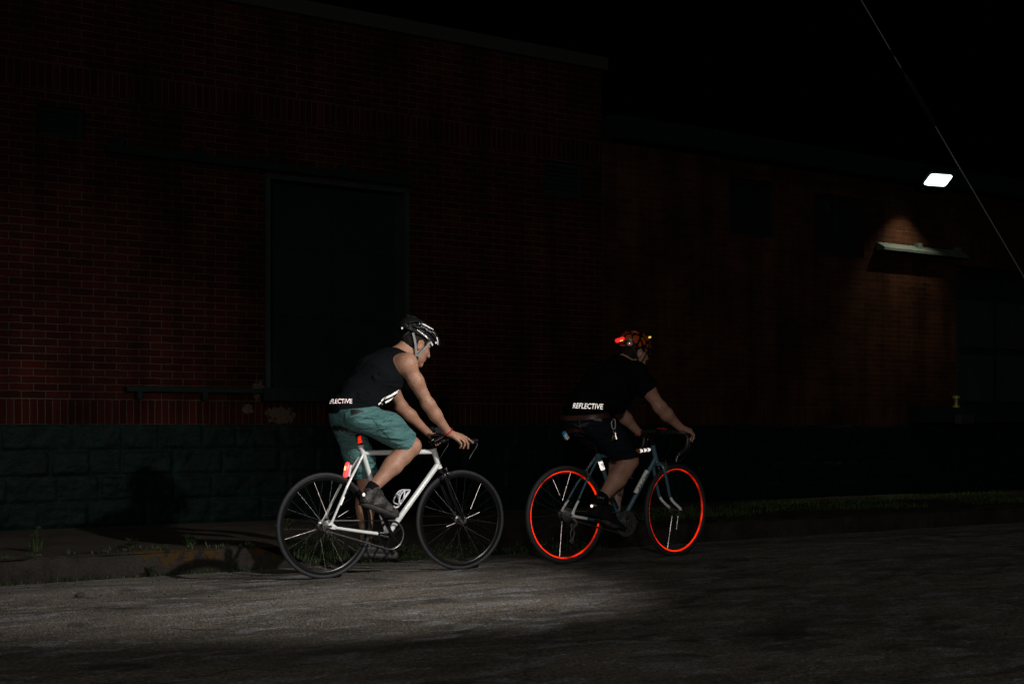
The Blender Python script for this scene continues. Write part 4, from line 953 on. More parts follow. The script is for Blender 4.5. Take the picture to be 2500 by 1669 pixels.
def hand(d, wrist, palm, fingers, thumb, g=0.0):
    """palm from the wrist to the four knuckles, then four separate three-bone fingers and a thumb off the side of the palm"""
    w = Vector(wrist); K = [Vector(f[0]) for f in fingers]; ra = [.0088, .0092, .0086, .0076]
    for i, q in enumerate(K): d.cone(w.lerp(q, .12) , q, .0165 + g, .0110 + g, k=.012)
    d.cone(w, Vector(palm), .0215 + g, .016 + g, k=.012)
    for i, f in enumerate(fingers):
        for j, (a, b) in enumerate(zip(f[:-1], f[1:])): d.cone(a, b, ra[i] * (1 - .10 * j) + g, ra[i] * (.90 - .10 * j) + g, k=.0035)
    t = [Vector(x) for x in thumb]
    d.cone(w.lerp(t[0], .35), t[0], .015 + g, .0125 + g, k=.010)
    for j, (a, b) in enumerate(zip(t[:-1], t[1:])): d.cone(a, b, .0112 - .001 * j + g, .0102 - .001 * j + g, k=.004)
def arm_detail(d, A, s, sc=1):
    sh, up, el, fo, wr = [Vector(q) for q in A]; ax = (el - sh).normalized(); bk = Vector((-ax.z, 0, ax.x)); bk = bk if bk.x < 0 else -bk
    d.ell(sh + Vector((.004, s * .022, .004)), (.050 * sc, .040 * sc, .062 * sc), k=.03)                       # deltoid
    d.cone(sh.lerp(el, .30) + bk * .016 + Vector((0, s * .010, 0)), sh.lerp(el, .68) + bk * .014, .036 * sc, .028 * sc, k=.022)   # triceps
    d.cone(sh.lerp(el, .38) - bk * .017, sh.lerp(el, .78) - bk * .012, .034 * sc, .026 * sc, k=.022)            # biceps
    d.ell(el + bk * .026, (.015, .014, .016), k=.02)                                                            # elbow
    fx = (wr - el).normalized(); fu = Vector((-fx.z, 0, fx.x)); fu = fu if fu.z > 0 else -fu
    d.cone(el.lerp(wr, .06) + fu * .010 + Vector((0, s * .012, 0)), el.lerp(wr, .50) + fu * .010, .034 * sc, .022 * sc, k=.018)  # brachioradialis
    d.cone(el.lerp(wr, .10) - fu * .012, el.lerp(wr, .52) - fu * .006, .032 * sc, .021 * sc, k=.018)
    d.ell(wr + Vector((0, s * .016, .010)), (.010, .009, .010), k=.012)                                         # wrist bone
def leg_detail(d, L, s, sc=1):
    kn, an = Vector(L[2]), Vector(L[5]); ax = (an - kn).normalized(); bk = Vector((ax.z, 0, -ax.x)); bk = bk if bk.x < 0 else -bk
    d.cone(kn.lerp(an, .22) + bk * .030 + Vector((0, s * .018, 0)), kn.lerp(an, .46) + bk * .024 + Vector((0, s * .016, 0)), .034 * sc, .026 * sc, k=.018)
    d.cone(kn.lerp(an, .20) + bk * .028 - Vector((0, s * .018, 0)), kn.lerp(an, .52) + bk * .022 - Vector((0, s * .014, 0)), .034 * sc, .024 * sc, k=.018)
    d.cone(kn.lerp(an, .15) - bk * .016, kn.lerp(an, .75) - bk * .016, .030 * sc, .018 * sc, k=.016)             # shin
    d.ell(kn - bk * .026 + Vector((0, 0, .006)), (.030 * sc, .030 * sc, .032 * sc), k=.02)                      # kneecap
    for q in (-1, 1): d.ell(an + Vector((.004, q * .030, -.004)), (.012, .009, .013), k=.012)
    d.cone(kn.lerp(an, .62) + bk * .020, an + bk * .026, .012, .011, k=.015)                                    # tendon
def limb(d, P, r, g=0, k=.03):
    for a, b, ra, rb in zip(P[:-1], P[1:], r[:-1], r[1:]): d.cone(a, b, ra + g, rb + g, k=k)
def torso(d, prims, yc, g=0, k=.06):
    for a, b, ra, rb, fl in prims: d.cone((a[0], yc, a[1]), (b[0], yc, b[1]), ra + g, rb + g, k=k, flat=fl)
def shoe(parent, heel, toe, y, ank, mat, solemat, name='shoe', w=1.0, hgt=1.0, h=.0034):
    hl, te = Vector((heel[0], y, heel[1])), Vector((toe[0], y, toe[1])); ax = (te - hl).normalized(); up = Vector((-ax.z, 0, ax.x)); L = (te - hl).length; A = Vector(ank)
    d = SDF(hl - Vector((.12, .08, .14)), te + Vector((.12, .08, .2)), h)
    d.cone(hl + ax * .035 + up * .030, hl + ax * L * .42 + up * .040 * hgt, .034, .038, k=.02, flat=.95 * w); d.cone(hl + ax * L * .42 + up * .040 * hgt, te - ax * .045 + up * .022, .038, .028, k=.02, flat=1.12 * w)
    d.cone(te - ax * .085 + up * .018, te - ax * .028 + up * .014, .030, .024, k=.02, flat=1.4 * w)
    d.cone(hl + ax * .045 + up * .04, A, .040, .044, k=.02, flat=.9); d.cone(hl + ax * L * .50 + up * .052, A + Vector((.008, 0, -.01)), .034, .043, k=.02, flat=.9); d.cone(hl + ax * L * .70 + up * .036, hl + ax * L * .50 + up * .052, .028, .034, k=.02, flat=1.1)
    d.plane(hl + up * .010, -up); d.plane(A + Vector((0, 0, .006)), (Vector((A - hl - ax * .05).normalized())))
    d.cone(hl + ax * .036 + up * .03, hl + ax * .040 + up * .088, .036, .037, k=.02, flat=.95)
    for q in (.35, .44, .53, .62): d.ridge([hl + ax * L * q + up * .09 + Vector((0, -.05, 0)), hl + ax * L * (q - .02) + up * .045 + Vector((0, -.046, 0))], .0035, .006)
    d.wobble(.0008, 60, 2)
    sh = d.build(name, mat, parent)
    d = SDF(hl - Vector((.1, .08, .1)), te + Vector((.1, .08, .1)), h)
    d.cone(hl + ax * .03 + up * .006, hl + ax * L * .5 + up * .008, .034, .031, k=.02, flat=1.05 * w); d.cone(hl + ax * L * .5 + up * .008, te - ax * .04 + up * .010, .031, .036, k=.02, flat=1.22 * w)
    d.plane(hl + up * .014, up); d.plane(hl - up * .012, -up); d.build('sole', solemat, sh); return sh
def lace(parent, pts, mat):
    for a, b in pts: pass

# ---- rider on the white bicycle
Y1 = 8.1
p1 = empty('person', (4.5, Y1, 0), 'cyclist in black tank top and teal shorts bending over the white bicycle', 'person')
hd = Head((4.886, Y1, 1.505), 22, -2)
A1n = [(4.715, 7.925, 1.372), (4.775, 7.90, 1.26), (4.858, 7.892, 1.115), (4.915, 7.893, 1.045), (5.018, 7.895, .930)]
A1f = [(4.735, 8.275, 1.365), (4.81, 8.30, 1.25), (4.905, 8.312, 1.105), (4.975, 8.312, 1.045), (5.105, 8.305, .932)]
rA = [.054, .0445, .0365, .0375, .0260]
L1n = [(4.392, 7.985, 1.036), (4.610, 7.966, .958), (4.782, 7.975, .838), (4.715, 7.968, .778), (4.640, 7.965, .718), (4.490, 7.958, .580)]
L1f = [(4.415, 8.195, 1.0), (4.520, 8.205, .78), (4.590, 8.21, .595), (4.577, 8.21, .52), (4.572, 8.212, .44), (4.585, 8.215, .20)]
rL = [.058, .072, .058, .055, .058, .036]
T1 = [((4.405, 1.075), (4.462, 1.15), .088, .114, 1.12), ((4.462, 1.15), (4.585, 1.285), .118, .129, 1.2), ((4.585, 1.285), (4.715, 1.372), .130, .100, 1.36), ((4.655, 1.285), (4.73, 1.33), .100, .085, 1.3)]
d = SDF((4.15, 7.80, .05), (5.30, 8.42, 1.68), .0043)
torso(d, T1, Y1)
for A in (A1n, A1f):
    limb(d, A, rA, k=.035); d.ell(A[0], (.064, .060, .060), k=.04)
    d.cone((4.66, Y1, 1.40), A[0], .060, .05, k=.05)                     # trapezius
for L in (L1n, L1f): limb(d, L, rL, k=.03)
for L in (L1n, L1f):
    d.ell(L[2], (.054, .050, .054), k=.03); a = Vector(L[3]); b = Vector(L[5]); n = (b - a).cross(Vector((0, 1, 0))).normalized()
    n = n if n.x < 0 else -n
    d.cone(a.lerp(b, .12) + n * .018, a.lerp(b, .48) + n * .014, .042, .036, k=.03)
for A, q in ((A1n, -1), (A1f, 1)): arm_detail(d, A, q, .88)
for L, q in ((L1n, -1), (L1f, 1)): leg_detail(d, L, q)
ft = Vector((4.60, 7.957, .425)); d.cone(L1n[5], (4.452, 7.957, .525), .034, .033, k=.01); d.cone((4.462, 7.957, .515), ft, .024, .018, k=.01)
d.cone(L1f[5], (4.60, 8.217, .155), .036, .032, k=.02); d.cone((4.60, 8.217, .150), (4.74, 8.218, .130), .026, .016, k=.01)
hd.shape(d, (4.735, Y1, 1.405))
d.ridge([(4.80, 7.86, 1.30), (4.86, 7.845, 1.16)], .002, .012)
hand(d, (5.018, 7.895, .930), (5.065, 7.887, .905),
     [[(5.118, 7.898, .912), (5.150, 7.888, .897), (5.176, 7.880, .879), (5.199, 7.876, .860)],
      [(5.108, 7.880, .903), (5.140, 7.868, .878), (5.152, 7.864, .850), (5.155, 7.870, .822)],
      [(5.097, 7.869, .890), (5.120, 7.857, .868), (5.122, 7.858, .845), (5.116, 7.868, .824)],
      [(5.076, 7.865, .878), (5.094, 7.857, .857), (5.096, 7.860, .840), (5.092, 7.870, .826)]],
     [(5.070, 7.918, .898), (5.105, 7.922, .878), (5.125, 7.918, .858)])
hand(d, (5.105, 8.305, .932), (5.150, 8.312, .910),
     [[(5.205, 8.328, .905), (5.226, 8.335, .880), (5.218, 8.318, .856), (5.200, 8.290, .853)],
      [(5.192, 8.333, .894), (5.208, 8.338, .866), (5.200, 8.318, .845), (5.184, 8.290, .842)],
      [(5.176, 8.335, .885), (5.188, 8.338, .858), (5.180, 8.318, .840), (5.168, 8.292, .838)],
      [(5.158, 8.332, .880), (5.168, 8.336, .856), (5.160, 8.316, .842), (5.150, 8.294, .844)]],
     [(5.140, 8.285, .914), (5.170, 8.274, .908), (5.196, 8.275, .896)])
body = d.build('body', M['skin'], p1)
hd.eyes(p1)
# hair: short on the nape and round the ears, below the helmet
d = SDF((4.74, 7.98, 1.36), (5.06, 8.22, 1.68), .003)
d.ell(hd(-.012, 0, .045), (.1025, .0795, .098), hd.B, k=0); d.ell(hd(-.035, 0, .0), (.075, .070, .062), hd.B, k=.02)
d.plane(hd(-.02, 0, -.032), hd.f * .55 - hd.u * .85); d.plane(hd(.045, 0, 0), hd.f)
for q in (-1, 1): d.ell(hd(.004, q * .085, -.006), (.034, .03, .042), hd.B, k=.0, op='cut')
d.wobble(.0015, 170, 3); d.build('hair', M['hair'], p1)

G = .012                                                                  # tank top
d = SDF((4.15, 7.84, .93), (4.90, 8.36, 1.56), .0034)
torso(d, T1, Y1, G); d.cone((4.378, Y1, 1.075), (4.45, Y1, 1.12), .114, .126, k=.05, flat=1.18); d.cone((4.50, Y1, 1.14), (4.60, Y1, 1.175), .105, .10, k=.06, flat=1.25); d.cone((4.57, Y1, 1.20), (4.70, Y1, 1.275), .11, .10, k=.05, flat=1.25)
for q in (-1, 1): d.cone((4.66, Y1 + q * .03, 1.40), (4.735, Y1 + q * .150, 1.392), .060, .050, k=.05)
d.cone((4.68, Y1, 1.395), (4.735, Y1, 1.405), .075, .070, k=.04)
for f in ([(4.47, 7.935, 1.30), (4.53, 7.94, 1.20), (4.555, 7.945, 1.10)], [(4.56, 7.93, 1.30), (4.56, 7.935, 1.20), (4.57, 7.95, 1.11)], [(4.36, 7.95, 1.16), (4.45, 7.94, 1.135), (4.52, 7.95, 1.10)], [(4.62, 7.935, 1.30), (4.60, 7.94, 1.22), (4.59, 7.95, 1.15)], [(4.30, 7.99, 1.20), (4.36, 7.96, 1.19), (4.45, 7.94, 1.16)], [(4.42, 7.94, 1.33), (4.50, 7.925, 1.27), (4.60, 7.92, 1.25)]): d.ridge(f, .010, .010)
for f in ([(4.50, 7.93, 1.31), (4.56, 7.935, 1.20), (4.585, 7.95, 1.12)], [(4.40, 7.945, 1.17), (4.47, 7.94, 1.13), (4.53, 7.95, 1.095)], [(4.33, 7.97, 1.215), (4.40, 7.945, 1.185), (4.48, 7.94, 1.16)], [(4.60, 7.925, 1.33), (4.575, 7.93, 1.24), (4.57, 7.94, 1.17)]): d.ridge(f, -.009, .008)
d.wobble(.0018, 22, 1)
d.plane((4.25, Y1, 1.050), (.10, 0, -1)); d.plane((4.50, Y1, 1.085), (.30, 0, -1)); d.plane((4.60, Y1, 1.10), (.78, 0, -.62)) if False else d.plane((4.585, Y1, 1.09), (.74, 0, -.67))
for q in (-1, 1): d.ell((4.765, Y1 + q * .200, 1.375), (.088, .085, .100), k=.0, op='cut')
d.plane((4.765, Y1, 1.43), (.8, 0, .6), lo=(4.6, 8.0, 1.35), hi=(4.9, 8.2, 1.55)); d.ell((4.80, Y1, 1.45), (.072, .078, .072), k=0, op='cut')
tank = d.build('tank_top', M['cloth_black'], p1); tb = bvh_of(tank); V1 = (.50, .866, 0)
pl = lambda v: (v[0], 7.98 - .3 * 1.732 / 2 * 0, v[1])
def view1(y): return lambda v: Vector((v[0], y, v[1])) - Vector(V1) * .35
for P in ([(4.586, 1.155), (4.632, 1.174), (4.672, 1.196), (4.712, 1.215), (4.695, 1.193), (4.643, 1.164), (4.586, 1.142)], [(4.59, 1.129), (4.637, 1.15), (4.667, 1.168), (4.653, 1.152), (4.62, 1.129), (4.592, 1.117)], [(4.595, 1.112), (4.615, 1.119), (4.605, 1.102), (4.595, 1.099)],
          [(4.559, 1.133), (4.578, 1.153), (4.578, 1.139), (4.561, 1.126)], [(4.539, 1.114), (4.558, 1.126), (4.562, 1.119), (4.542, 1.104)], [(4.559, 1.106), (4.572, 1.114), (4.569, 1.101), (4.561, 1.096)]):
    decal('reflective_stripe', poly2d(P), view1(7.98), M['retro_white'], tank, tb, V1, .003)
TR, TD = Vector((.80, -.60, 0)), Vector((.60, .80, 0))
decal('lettering', text2d('REFLECTIVE', .018, 1.0, .1), text_plane(Vector((4.272, 8.038, 1.128)) - TD * .4, TR, (-.10, 0, 1), .037, .041), M['retro_text'], tank, tb, TD, .003)

# shorts
d = SDF((4.12, 7.82, .55), (4.90, 8.38, 1.16), .0034)
torso(d, [((4.398, 1.062), (4.45, 1.085), .110, .122, 1.2), ((4.372, 1.048), (4.376, 1.05), .094, .094, 1.28)], Y1)
limb(d, L1n[:3], [.097, .092, .083], k=.05); limb(d, L1f[:3], [.098, .092, .086], k=.05)
for f in ([(4.36, 7.88, 1.02), (4.45, 7.87, 1.035), (4.54, 7.90, 1.075)], [(4.42, 7.875, .96), (4.50, 7.87, .99), (4.57, 7.90, 1.05)], [(4.47, 7.88, .90), (4.56, 7.875, .945), (4.64, 7.90, 1.01)], [(4.52, 7.89, .86), (4.60, 7.88, .90), (4.69, 7.90, .955)], [(4.58, 7.90, .84), (4.66, 7.89, .86), (4.74, 7.90, .90)], [(4.46, 7.875, 1.00), (4.52, 7.875, .975), (4.60, 7.88, .96)], [(4.28, 7.93, 1.0), (4.36, 7.89, .965), (4.45, 7.88, .955)], [(4.62, 7.90, .82), (4.69, 7.90, .835), (4.75, 7.91, .865)], [(4.46, 8.09, .80), (4.52, 8.11, .76), (4.58, 8.12, .74)], [(4.48, 8.1, .72), (4.54, 8.11, .70), (4.61, 8.12, .70)]): d.ridge(f, .011, .0095)
for f in ([(4.40, 7.88, .995), (4.48, 7.868, 1.012), (4.55, 7.89, 1.06)], [(4.45, 7.875, .93), (4.53, 7.87, .968), (4.61, 7.895, 1.03)], [(4.50, 7.885, .878), (4.58, 7.876, .92), (4.665, 7.90, .98)]): d.ridge(f, -.009, .008)
d.wobble(.0020, 26, 5)
a = Vector(L1n[2]) - Vector(L1n[1]); d.plane(Vector(L1n[1]).lerp(Vector(L1n[2]), .80), a, lo=(4.55, 7.8, .6), hi=(4.95, 8.09, 1.0))
a = Vector(L1f[2]) - Vector(L1f[1]); d.plane(Vector(L1f[1]).lerp(Vector(L1f[2]), .70), a, lo=(4.3, 8.09, .5), hi=(4.8, 8.4, .85))
d.plane((4.40, Y1, 1.088), (-.12, 0, 1))
sh = d.build('shorts', M['shorts_teal'], p1); sb = bvh_of(sh)
for P in ([(4.275, 1.045), (4.275, .99), (4.30, .955), (4.345, .935)], [(4.275, 1.00), (4.33, 1.02), (4.39, 1.035)], [(4.47, 1.035), (4.50, .99), (4.54, .945), (4.60, .90)], [(4.40, 1.045), (4.47, 1.062), (4.52, 1.085)]):
    decal('seam', strip2d(P, .0035), view1(7.95), M['seam'], sh, sb, V1, .0015)
decal('belt_patch', poly2d([(4.321, 1.075), (4.418, 1.072), (4.42, 1.062), (4.329, 1.041)]), view1(7.95), M['ink'], sh, sb, V1, .004)
decal('lettering', text2d('Dickers', .0), text_plane(Vector((4.395, 7.95, 1.062)) - Vector(V1) * .35, (1, 0, .12), (0, 0, 1), .010, .011), M['dim_print'], sh, sb, V1, .006) if False else None
shoe(p1, (4.392, .482), (4.672, .378), 7.957, (4.492, 7.957, .578), M['shoe'], M['sole'])
shoe(p1, (4.545, .128), (4.82, .098), 8.218, (4.59, 8.216, .205), M['shoe'], M['sole'])
for c, ax in (((4.488, 7.958, .583), (-.6, 0, -.8)), ((4.586, 8.215, .212), (0, 0, -1))):
    c = Vector(c); ax = Vector(ax).normalized(); m = MB(); m.tube([c - ax * .020, c - ax * .016, c + ax * .03], [.039, .0415, .042], 18); m.build('sock', M['sock'], p1)
MB().ball((4.402, 7.925, .537), (.010, .007, .012)).build('heel_reflector', M['retro_white'], p1)
m = MB(); m.tube(catmull([(4.515, 8.19, .505), (4.525, 8.17, .498), (4.58, 8.153, .49), (4.62, 8.17, .487)], 4), .003, 6); m.build('leg_mark', M['ink'], p1) if False else None
# red rubber band on the near wrist
wv = (Vector(A1n[4]) - Vector(A1n[3])).normalized(); c = Vector(A1n[4]) - wv * .006; m = MB(); a = wv.cross(Vector((0, 1, 0))).normalized(); b = wv.cross(a)
P = [c + a * .0305 * math.cos(q) + b * .0300 * math.sin(q) for q in np.linspace(0, 2 * math.pi, 28, endpoint=False)]
m.tube(P, .0052, 8, closed=True, flat=(1, 1)); m.build('wristband', M['red_band'], p1)
# helmet
d = SDF((4.68, 7.95, 1.44), (5.12, 8.25, 1.75), .003)
d.ell(hd(.0, 0, .062), (.150, .100, .108), hd.B, k=0); d.ell(hd(-.06, 0, .085), (.105, .088, .085), hd.B, k=.03); d.ell(hd(.08, 0, .055), (.088, .078, .070), hd.B, k=.03)
d.plane(hd(.10, 0, .042), hd.u * -1 + hd.f * .10); d.plane(hd(-.06, 0, .046), hd.u * -1 - hd.f * .18)
d.plane(hd(-.02, 0, .052), -hd.u, k=.01)
for q in (-1, 1):
    for y, z0, z1, r in ((.028, .172, .150, .0155), (.064, .138, .120, .0165), (.090, .092, .085, .0125)):
        d.cone(hd(.095, q * y * .85, z1 - .020), hd(.015, q * y, z0), r * .8, r, k=.006, op='cut'); d.cone(hd(-.015, q * y, z0), hd(-.10, q * y * .82, z1 - .004), r, r * .9, k=.006, op='cut')
    d.cone(hd(-.070, q * .080, .118), hd(-.125, q * .052, .088), .016, .015, k=.006, op='cut'); d.cone(hd(-.020, q * .100, .078), hd(-.085, q * .086, .070), .0135, .015, k=.006, op='cut')
d.cone(hd(.10, 0, .135), hd(.02, 0, .172), .010, .012, k=.006, op='cut'); d.cone(hd(-.02, 0, .172), hd(-.11, 0, .150), .012, .012, k=.006, op='cut')
d.cone(hd(-.075, 0, .165), hd(-.125, 0, .160), .013, .010, k=.02)
hel = d.build('helmet', M['helmet'], p1); hb_ = bvh_of(hel)
vh = lambda v: Vector((v[0], 8.03, v[1])) - Vector(V1) * .25
for P, w in (([(4.877, 1.647), (4.911, 1.643), (4.953, 1.626), (4.994, 1.608)], [.006, .009, .004]), ([(4.859, 1.605), (4.911, 1.572), (4.951, 1.54), (4.984, 1.509)], [.004, .009, .009]), ([(4.981, 1.599), (5.006, 1.571), (5.018, 1.542), (5.020, 1.510)], [.003, .008, .004])):
    decal('reflective_strip', strip2d(P, w), vh, M['retro_white'], hel, hb_, V1, .002)
decal('reflective_dot', poly2d([(5.006 + .006 * math.cos(q), 1.524 + .008 * math.sin(q)) for q in np.linspace(0, 6.1, 10)]), vh, M['retro_white'], hel, hb_, V1, .002)
decal('lettering', text2d('LUX HELIUM', .01, 1.05), text_plane(Vector((4.930, 8.03, 1.610)) - Vector(V1) * .25, (.9, 0, -.44), (.44, 0, .9), .0155, .015), M['grey_print'], hel, hb_, V1, .0015)
m = MB(); c = hd(-.150, .03, .075); m.tube([c, c + Vector((-.006, -.004, -.022))], .006, 8); m.tube([c + Vector((0, 0, .006)), c + Vector((.022, -.010, .010))], .005, 8); m.build('reflective_clip', M['retro_white'], hel)
m = MB(); m.tube(catmull([hd(-.150, .03, .095), hd(-.12, .045, .125), hd(-.085, .05, .140)]), [.003, .006], 8); m.build('reflective_strip', M['retro_white'], hel)
m = MB()
for q in (-1, 1): m.tube(catmull([hd(-.10, q * .060, .05), hd(-.115, q * .035, .012), hd(-.112, 0, .0)]), .008, 8, flat=(.5, 1.3))
m.build('head_cradle', M['dark'], hel)
for q in (-1, 1):
    m = MB()
    m.tube(catmull([hd(-.082, q * .076, .052), hd(-.050, q * .085, .0), hd(-.012, q * .073, -.055), hd(.008, q * .064, -.088)]), .0085, 8, flat=(.25, 1)); m.tube(catmull([hd(.062, q * .072, .048), hd(.036, q * .090, -.005), hd(.016, q * .078, -.055), hd(.008, q * .064, -.088)]), .0085, 8, flat=(.25, 1))
    st = m.build('strap', M['strap'], hel); m = MB(); c = hd(.008, q * .069, -.090); m.tube([c + Vector((0, .004, 0)), c - Vector((0, .006 * 1, 0))], .0125, 14); m.build('strap_lock', M['dark'], st)
m = MB(); m.tube(catmull([hd(.008, .064, -.095), hd(.030, .040, -.122), hd(.042, 0, -.128), hd(.030, -.040, -.122), hd(.008, -.064, -.095)]), .0085, 8, flat=(1, .3)); m.build('strap', M['strap'], hel)

# ---- rider on the teal bicycle
Y2 = 8.0
p2 = empty('person', (6.3, Y2, 0), 'cyclist in black t-shirt and dark shorts with an orange scale-patterned helmet', 'person')
h2 = Head((6.690, Y2, 1.503), 6, -3)
A2n = [(6.568, 7.830, 1.355), (6.645, 7.795, 1.24), (6.736, 7.775, 1.112), (6.808, 7.776, 1.055), (6.948, 7.783, .960)]
A2f = [(6.600, 8.185, 1.35), (6.67, 8.225, 1.22), (6.745, 8.235, 1.085), (6.80, 8.230, 1.03), (6.918, 8.218, .922)]
L2n = [(6.225, 7.895, 1.010), (6.40, 7.884, .868), (6.545, 7.880, .722), (6.495, 7.878, .655), (6.435, 7.876, .595), (6.268, 7.870, .445)]
L2f = [(6.225, 8.105, 1.0), (6.43, 8.12, .90), (6.660, 8.130, .800), (6.655, 8.13, .70), (6.645, 8.13, .60), (6.615, 8.135, .355)]
rL2 = [.062, .076, .061, .058, .062, .038]
T2 = [((6.23, 1.03), (6.297, 1.15), .098, .116, 1.1), ((6.297, 1.15), (6.432, 1.275), .118, .130, 1.18), ((6.432, 1.275), (6.548, 1.352), .130, .103, 1.33), ((6.49, 1.26), (6.57, 1.31), .100, .085, 1.3)]
d = SDF((5.95, 7.68, .20), (7.15, 8.32, 1.68), .0043)
torso(d, T2, Y2)
for A in (A2n, A2f):
    limb(d, A, [.060, .051, .041, .043, .028], k=.035); d.ell(A[0], (.066, .062, .062), k=.04); d.cone((6.53, Y2, 1.39), A[0], .062, .05, k=.05)
for L in (L2n, L2f):
    limb(d, L, rL2, k=.03); d.ell(L[2], (.056, .052, .056), k=.03); a = Vector(L[3]); b = Vector(L[5]); n = (b - a).cross(Vector((0, 1, 0))).normalized(); n = n if n.x < 0 else -n
    d.cone(a.lerp(b, .12) + n * .020, a.lerp(b, .5) + n * .015, .045, .038, k=.03)
for A, q in ((A2n, -1), (A2f, 1)): arm_detail(d, A, q, 1.06)
for L, q in ((L2n, -1), (L2f, 1)): leg_detail(d, L, q, 1.06)
d.cone(L2n[5], (6.225, 7.866, .400), .036, .034, k=.01); d.cone((6.235, 7.864, .388), (6.40, 7.862, .285), .024, .018, k=.01)
d.cone(L2f[5], (6.60, 8.137, .318), .038, .034, k=.02); d.cone((6.60, 8.137, .318), (6.76, 8.138, .288), .026, .016, k=.01)
h2.shape(d, (6.575, Y2, 1.395))
HN = [[(7.040, 7.800, .948), (7.062, 7.797, .922), (7.060, 7.794, .892), (7.048, 7.792, .866)], [(7.046, 7.784, .945), (7.070, 7.780, .915), (7.068, 7.777, .885), (7.058, 7.777, .858)],
      [(7.042, 7.769, .934), (7.064, 7.764, .905), (7.060, 7.762, .880), (7.046, 7.765, .862)], [(7.030, 7.757, .922), (7.050, 7.752, .897), (7.046, 7.752, .877), (7.034, 7.757, .862)]]
TN = [(6.990, 7.815, .938), (7.020, 7.826, .926), (7.045, 7.824, .910)]
hand(d, A2n[4], (6.995, 7.785, .950), HN, TN)
mv = lambda p: (p[0] - .033, 16.0 - p[1] + .0, p[2] - .036)
HF = [[mv(q) for q in f] for f in HN]; TF = [mv(q) for q in TN]
hand(d, A2f[4], mv((6.995, 7.785, .950)), HF, TF)
body2 = d.build('body', M['skin_pale'], p2); h2.eyes(p2)
d = SDF((6.82, 8.1, .78), (7.10, 8.34, 1.0), .0035); hand(d, A2f[4], mv((6.995, 7.785, .950)), HF, TF, .0035); w = (Vector(A2f[4]) - Vector(A2f[3])).normalized(); d.plane(Vector(A2f[4]) + w * .004, -w); d.build('glove', M['glove'], p2)
c = Vector(A2f[4]) - w * .002; a = w.cross(Vector((0, 1, 0))).normalized(); b = w.cross(a); m = MB(); m.tube([c + a * .032 * math.cos(q) + b * .031 * math.sin(q) for q in np.linspace(0, 6.283, 28, endpoint=False)], .0055, 8, closed=True); m.build('wristband', M['red_band'], p2)
d = SDF((6.54, 7.88, 1.36), (6.86, 8.12, 1.68), .003)
d.ell(h2(-.012, 0, .045), (.104, .081, .099), h2.B, k=0); d.ell(h2(-.040, 0, -.010), (.078, .070, .075), h2.B, k=.02); d.plane(h2(-.03, 0, -.052), h2.f * .5 - h2.u * .85); d.plane(h2(.05, 0, 0), h2.f)
for q in (-1, 1): d.ell(h2(.006, q * .085, -.006), (.034, .03, .042), h2.B, k=.0, op='cut')
d.wobble(.002, 170, 3); d.build('hair', M['hair'], p2)
# t-shirt with short sleeves
d = SDF((5.95, 7.66, .95), (6.95, 8.34, 1.56), .0043)
torso(d, T2, Y2, .013); d.cone((6.225, Y2, 1.065), (6.30, Y2, 1.12), .116, .126, k=.05, flat=1.15); d.cone((6.33, Y2, 1.10), (6.43, Y2, 1.12), .105, .095, k=.06, flat=1.25); d.cone((6.40, Y2, 1.17), (6.56, Y2, 1.23), .115, .105, k=.05, flat=1.25); d.cone((6.53, Y2, 1.385), (6.575, Y2, 1.385), .082, .075, k=.04)
d.cone((6.46, Y2, 1.06), (6.50, Y2, 1.08), .06, .06, k=.06, flat=1.6)
for A in (A2n, A2f):
    d.cone((6.53, Y2, 1.39), A[0], .072, .066, k=.05); limb(d, A[:2] + [Vector(A[1]).lerp(Vector(A[2]), .35)], [.078, .072, .069], k=.04)
for f in ([(6.28, 7.84, 1.25), (6.36, 7.83, 1.15), (6.40, 7.84, 1.06)], [(6.42, 7.82, 1.30), (6.46, 7.82, 1.2), (6.46, 7.83, 1.10)], [(6.18, 7.86, 1.13), (6.28, 7.84, 1.12), (6.38, 7.84, 1.08)], [(6.56, 7.74, 1.36), (6.62, 7.72, 1.30), (6.66, 7.73, 1.25)], [(6.48, 7.80, 1.35), (6.54, 7.78, 1.28), (6.60, 7.78, 1.22)]): d.ridge(f, .008, .014)
d.wobble(.0018, 22, 8)
for A in (A2n, A2f):
    a = (Vector(A[2]) - Vector(A[0])).normalized(); s_ = -1 if A is A2n else 1; y0, y1 = (7.6, 7.845) if s_ < 0 else (8.155, 8.4)
    d.plane(Vector(A[0]).lerp(Vector(A[2]), .50), a, lo=(6.60, y0, 1.0), hi=(7.0, y1, 1.45))
d.plane((6.09, Y2, 1.050), (.03, 0, -1)); d.plane((6.35, Y2, 1.038), (.10, 0, -1)); d.plane((6.47, Y2, 1.02), (.62, 0, -.78))
d.plane((6.615, Y2, 1.425), (.75, 0, .66), lo=(6.45, 7.9, 1.33), hi=(6.8, 8.1, 1.56)); d.ell((6.65, Y2, 1.455), (.066, .072, .066), k=0, op='cut')
tee = d.build('t_shirt', M['cloth_jet'], p2); tb2 = bvh_of(tee); V2 = (.62, .785, 0)
TR, TD = Vector((.72, -.69, 0)), Vector((.69, .72, 0))
decal('lettering', text2d('REFLECTIVE', .020, 1.03, .22), text_plane(Vector((6.160, 7.88, 1.110)) - TD * .4, TR + Vector((0, 0, -.04)), (0, 0, 1), .040, .053), M['retro_white'], tee, tb2, TD, .003)
m = MB()
for t in np.linspace(.05, .95, 9):
    q = ray(tb2, Vector((6.50, 7.85, 1.045)).lerp(Vector((6.645, 7.85, 1.165)), t) - Vector(V2) * .3, V2)
    if q: m.ball(q[0], (.0035, .003, .004), 6, 4)
m.build('hem_print', M['retro_white'], tee) if m.v else None
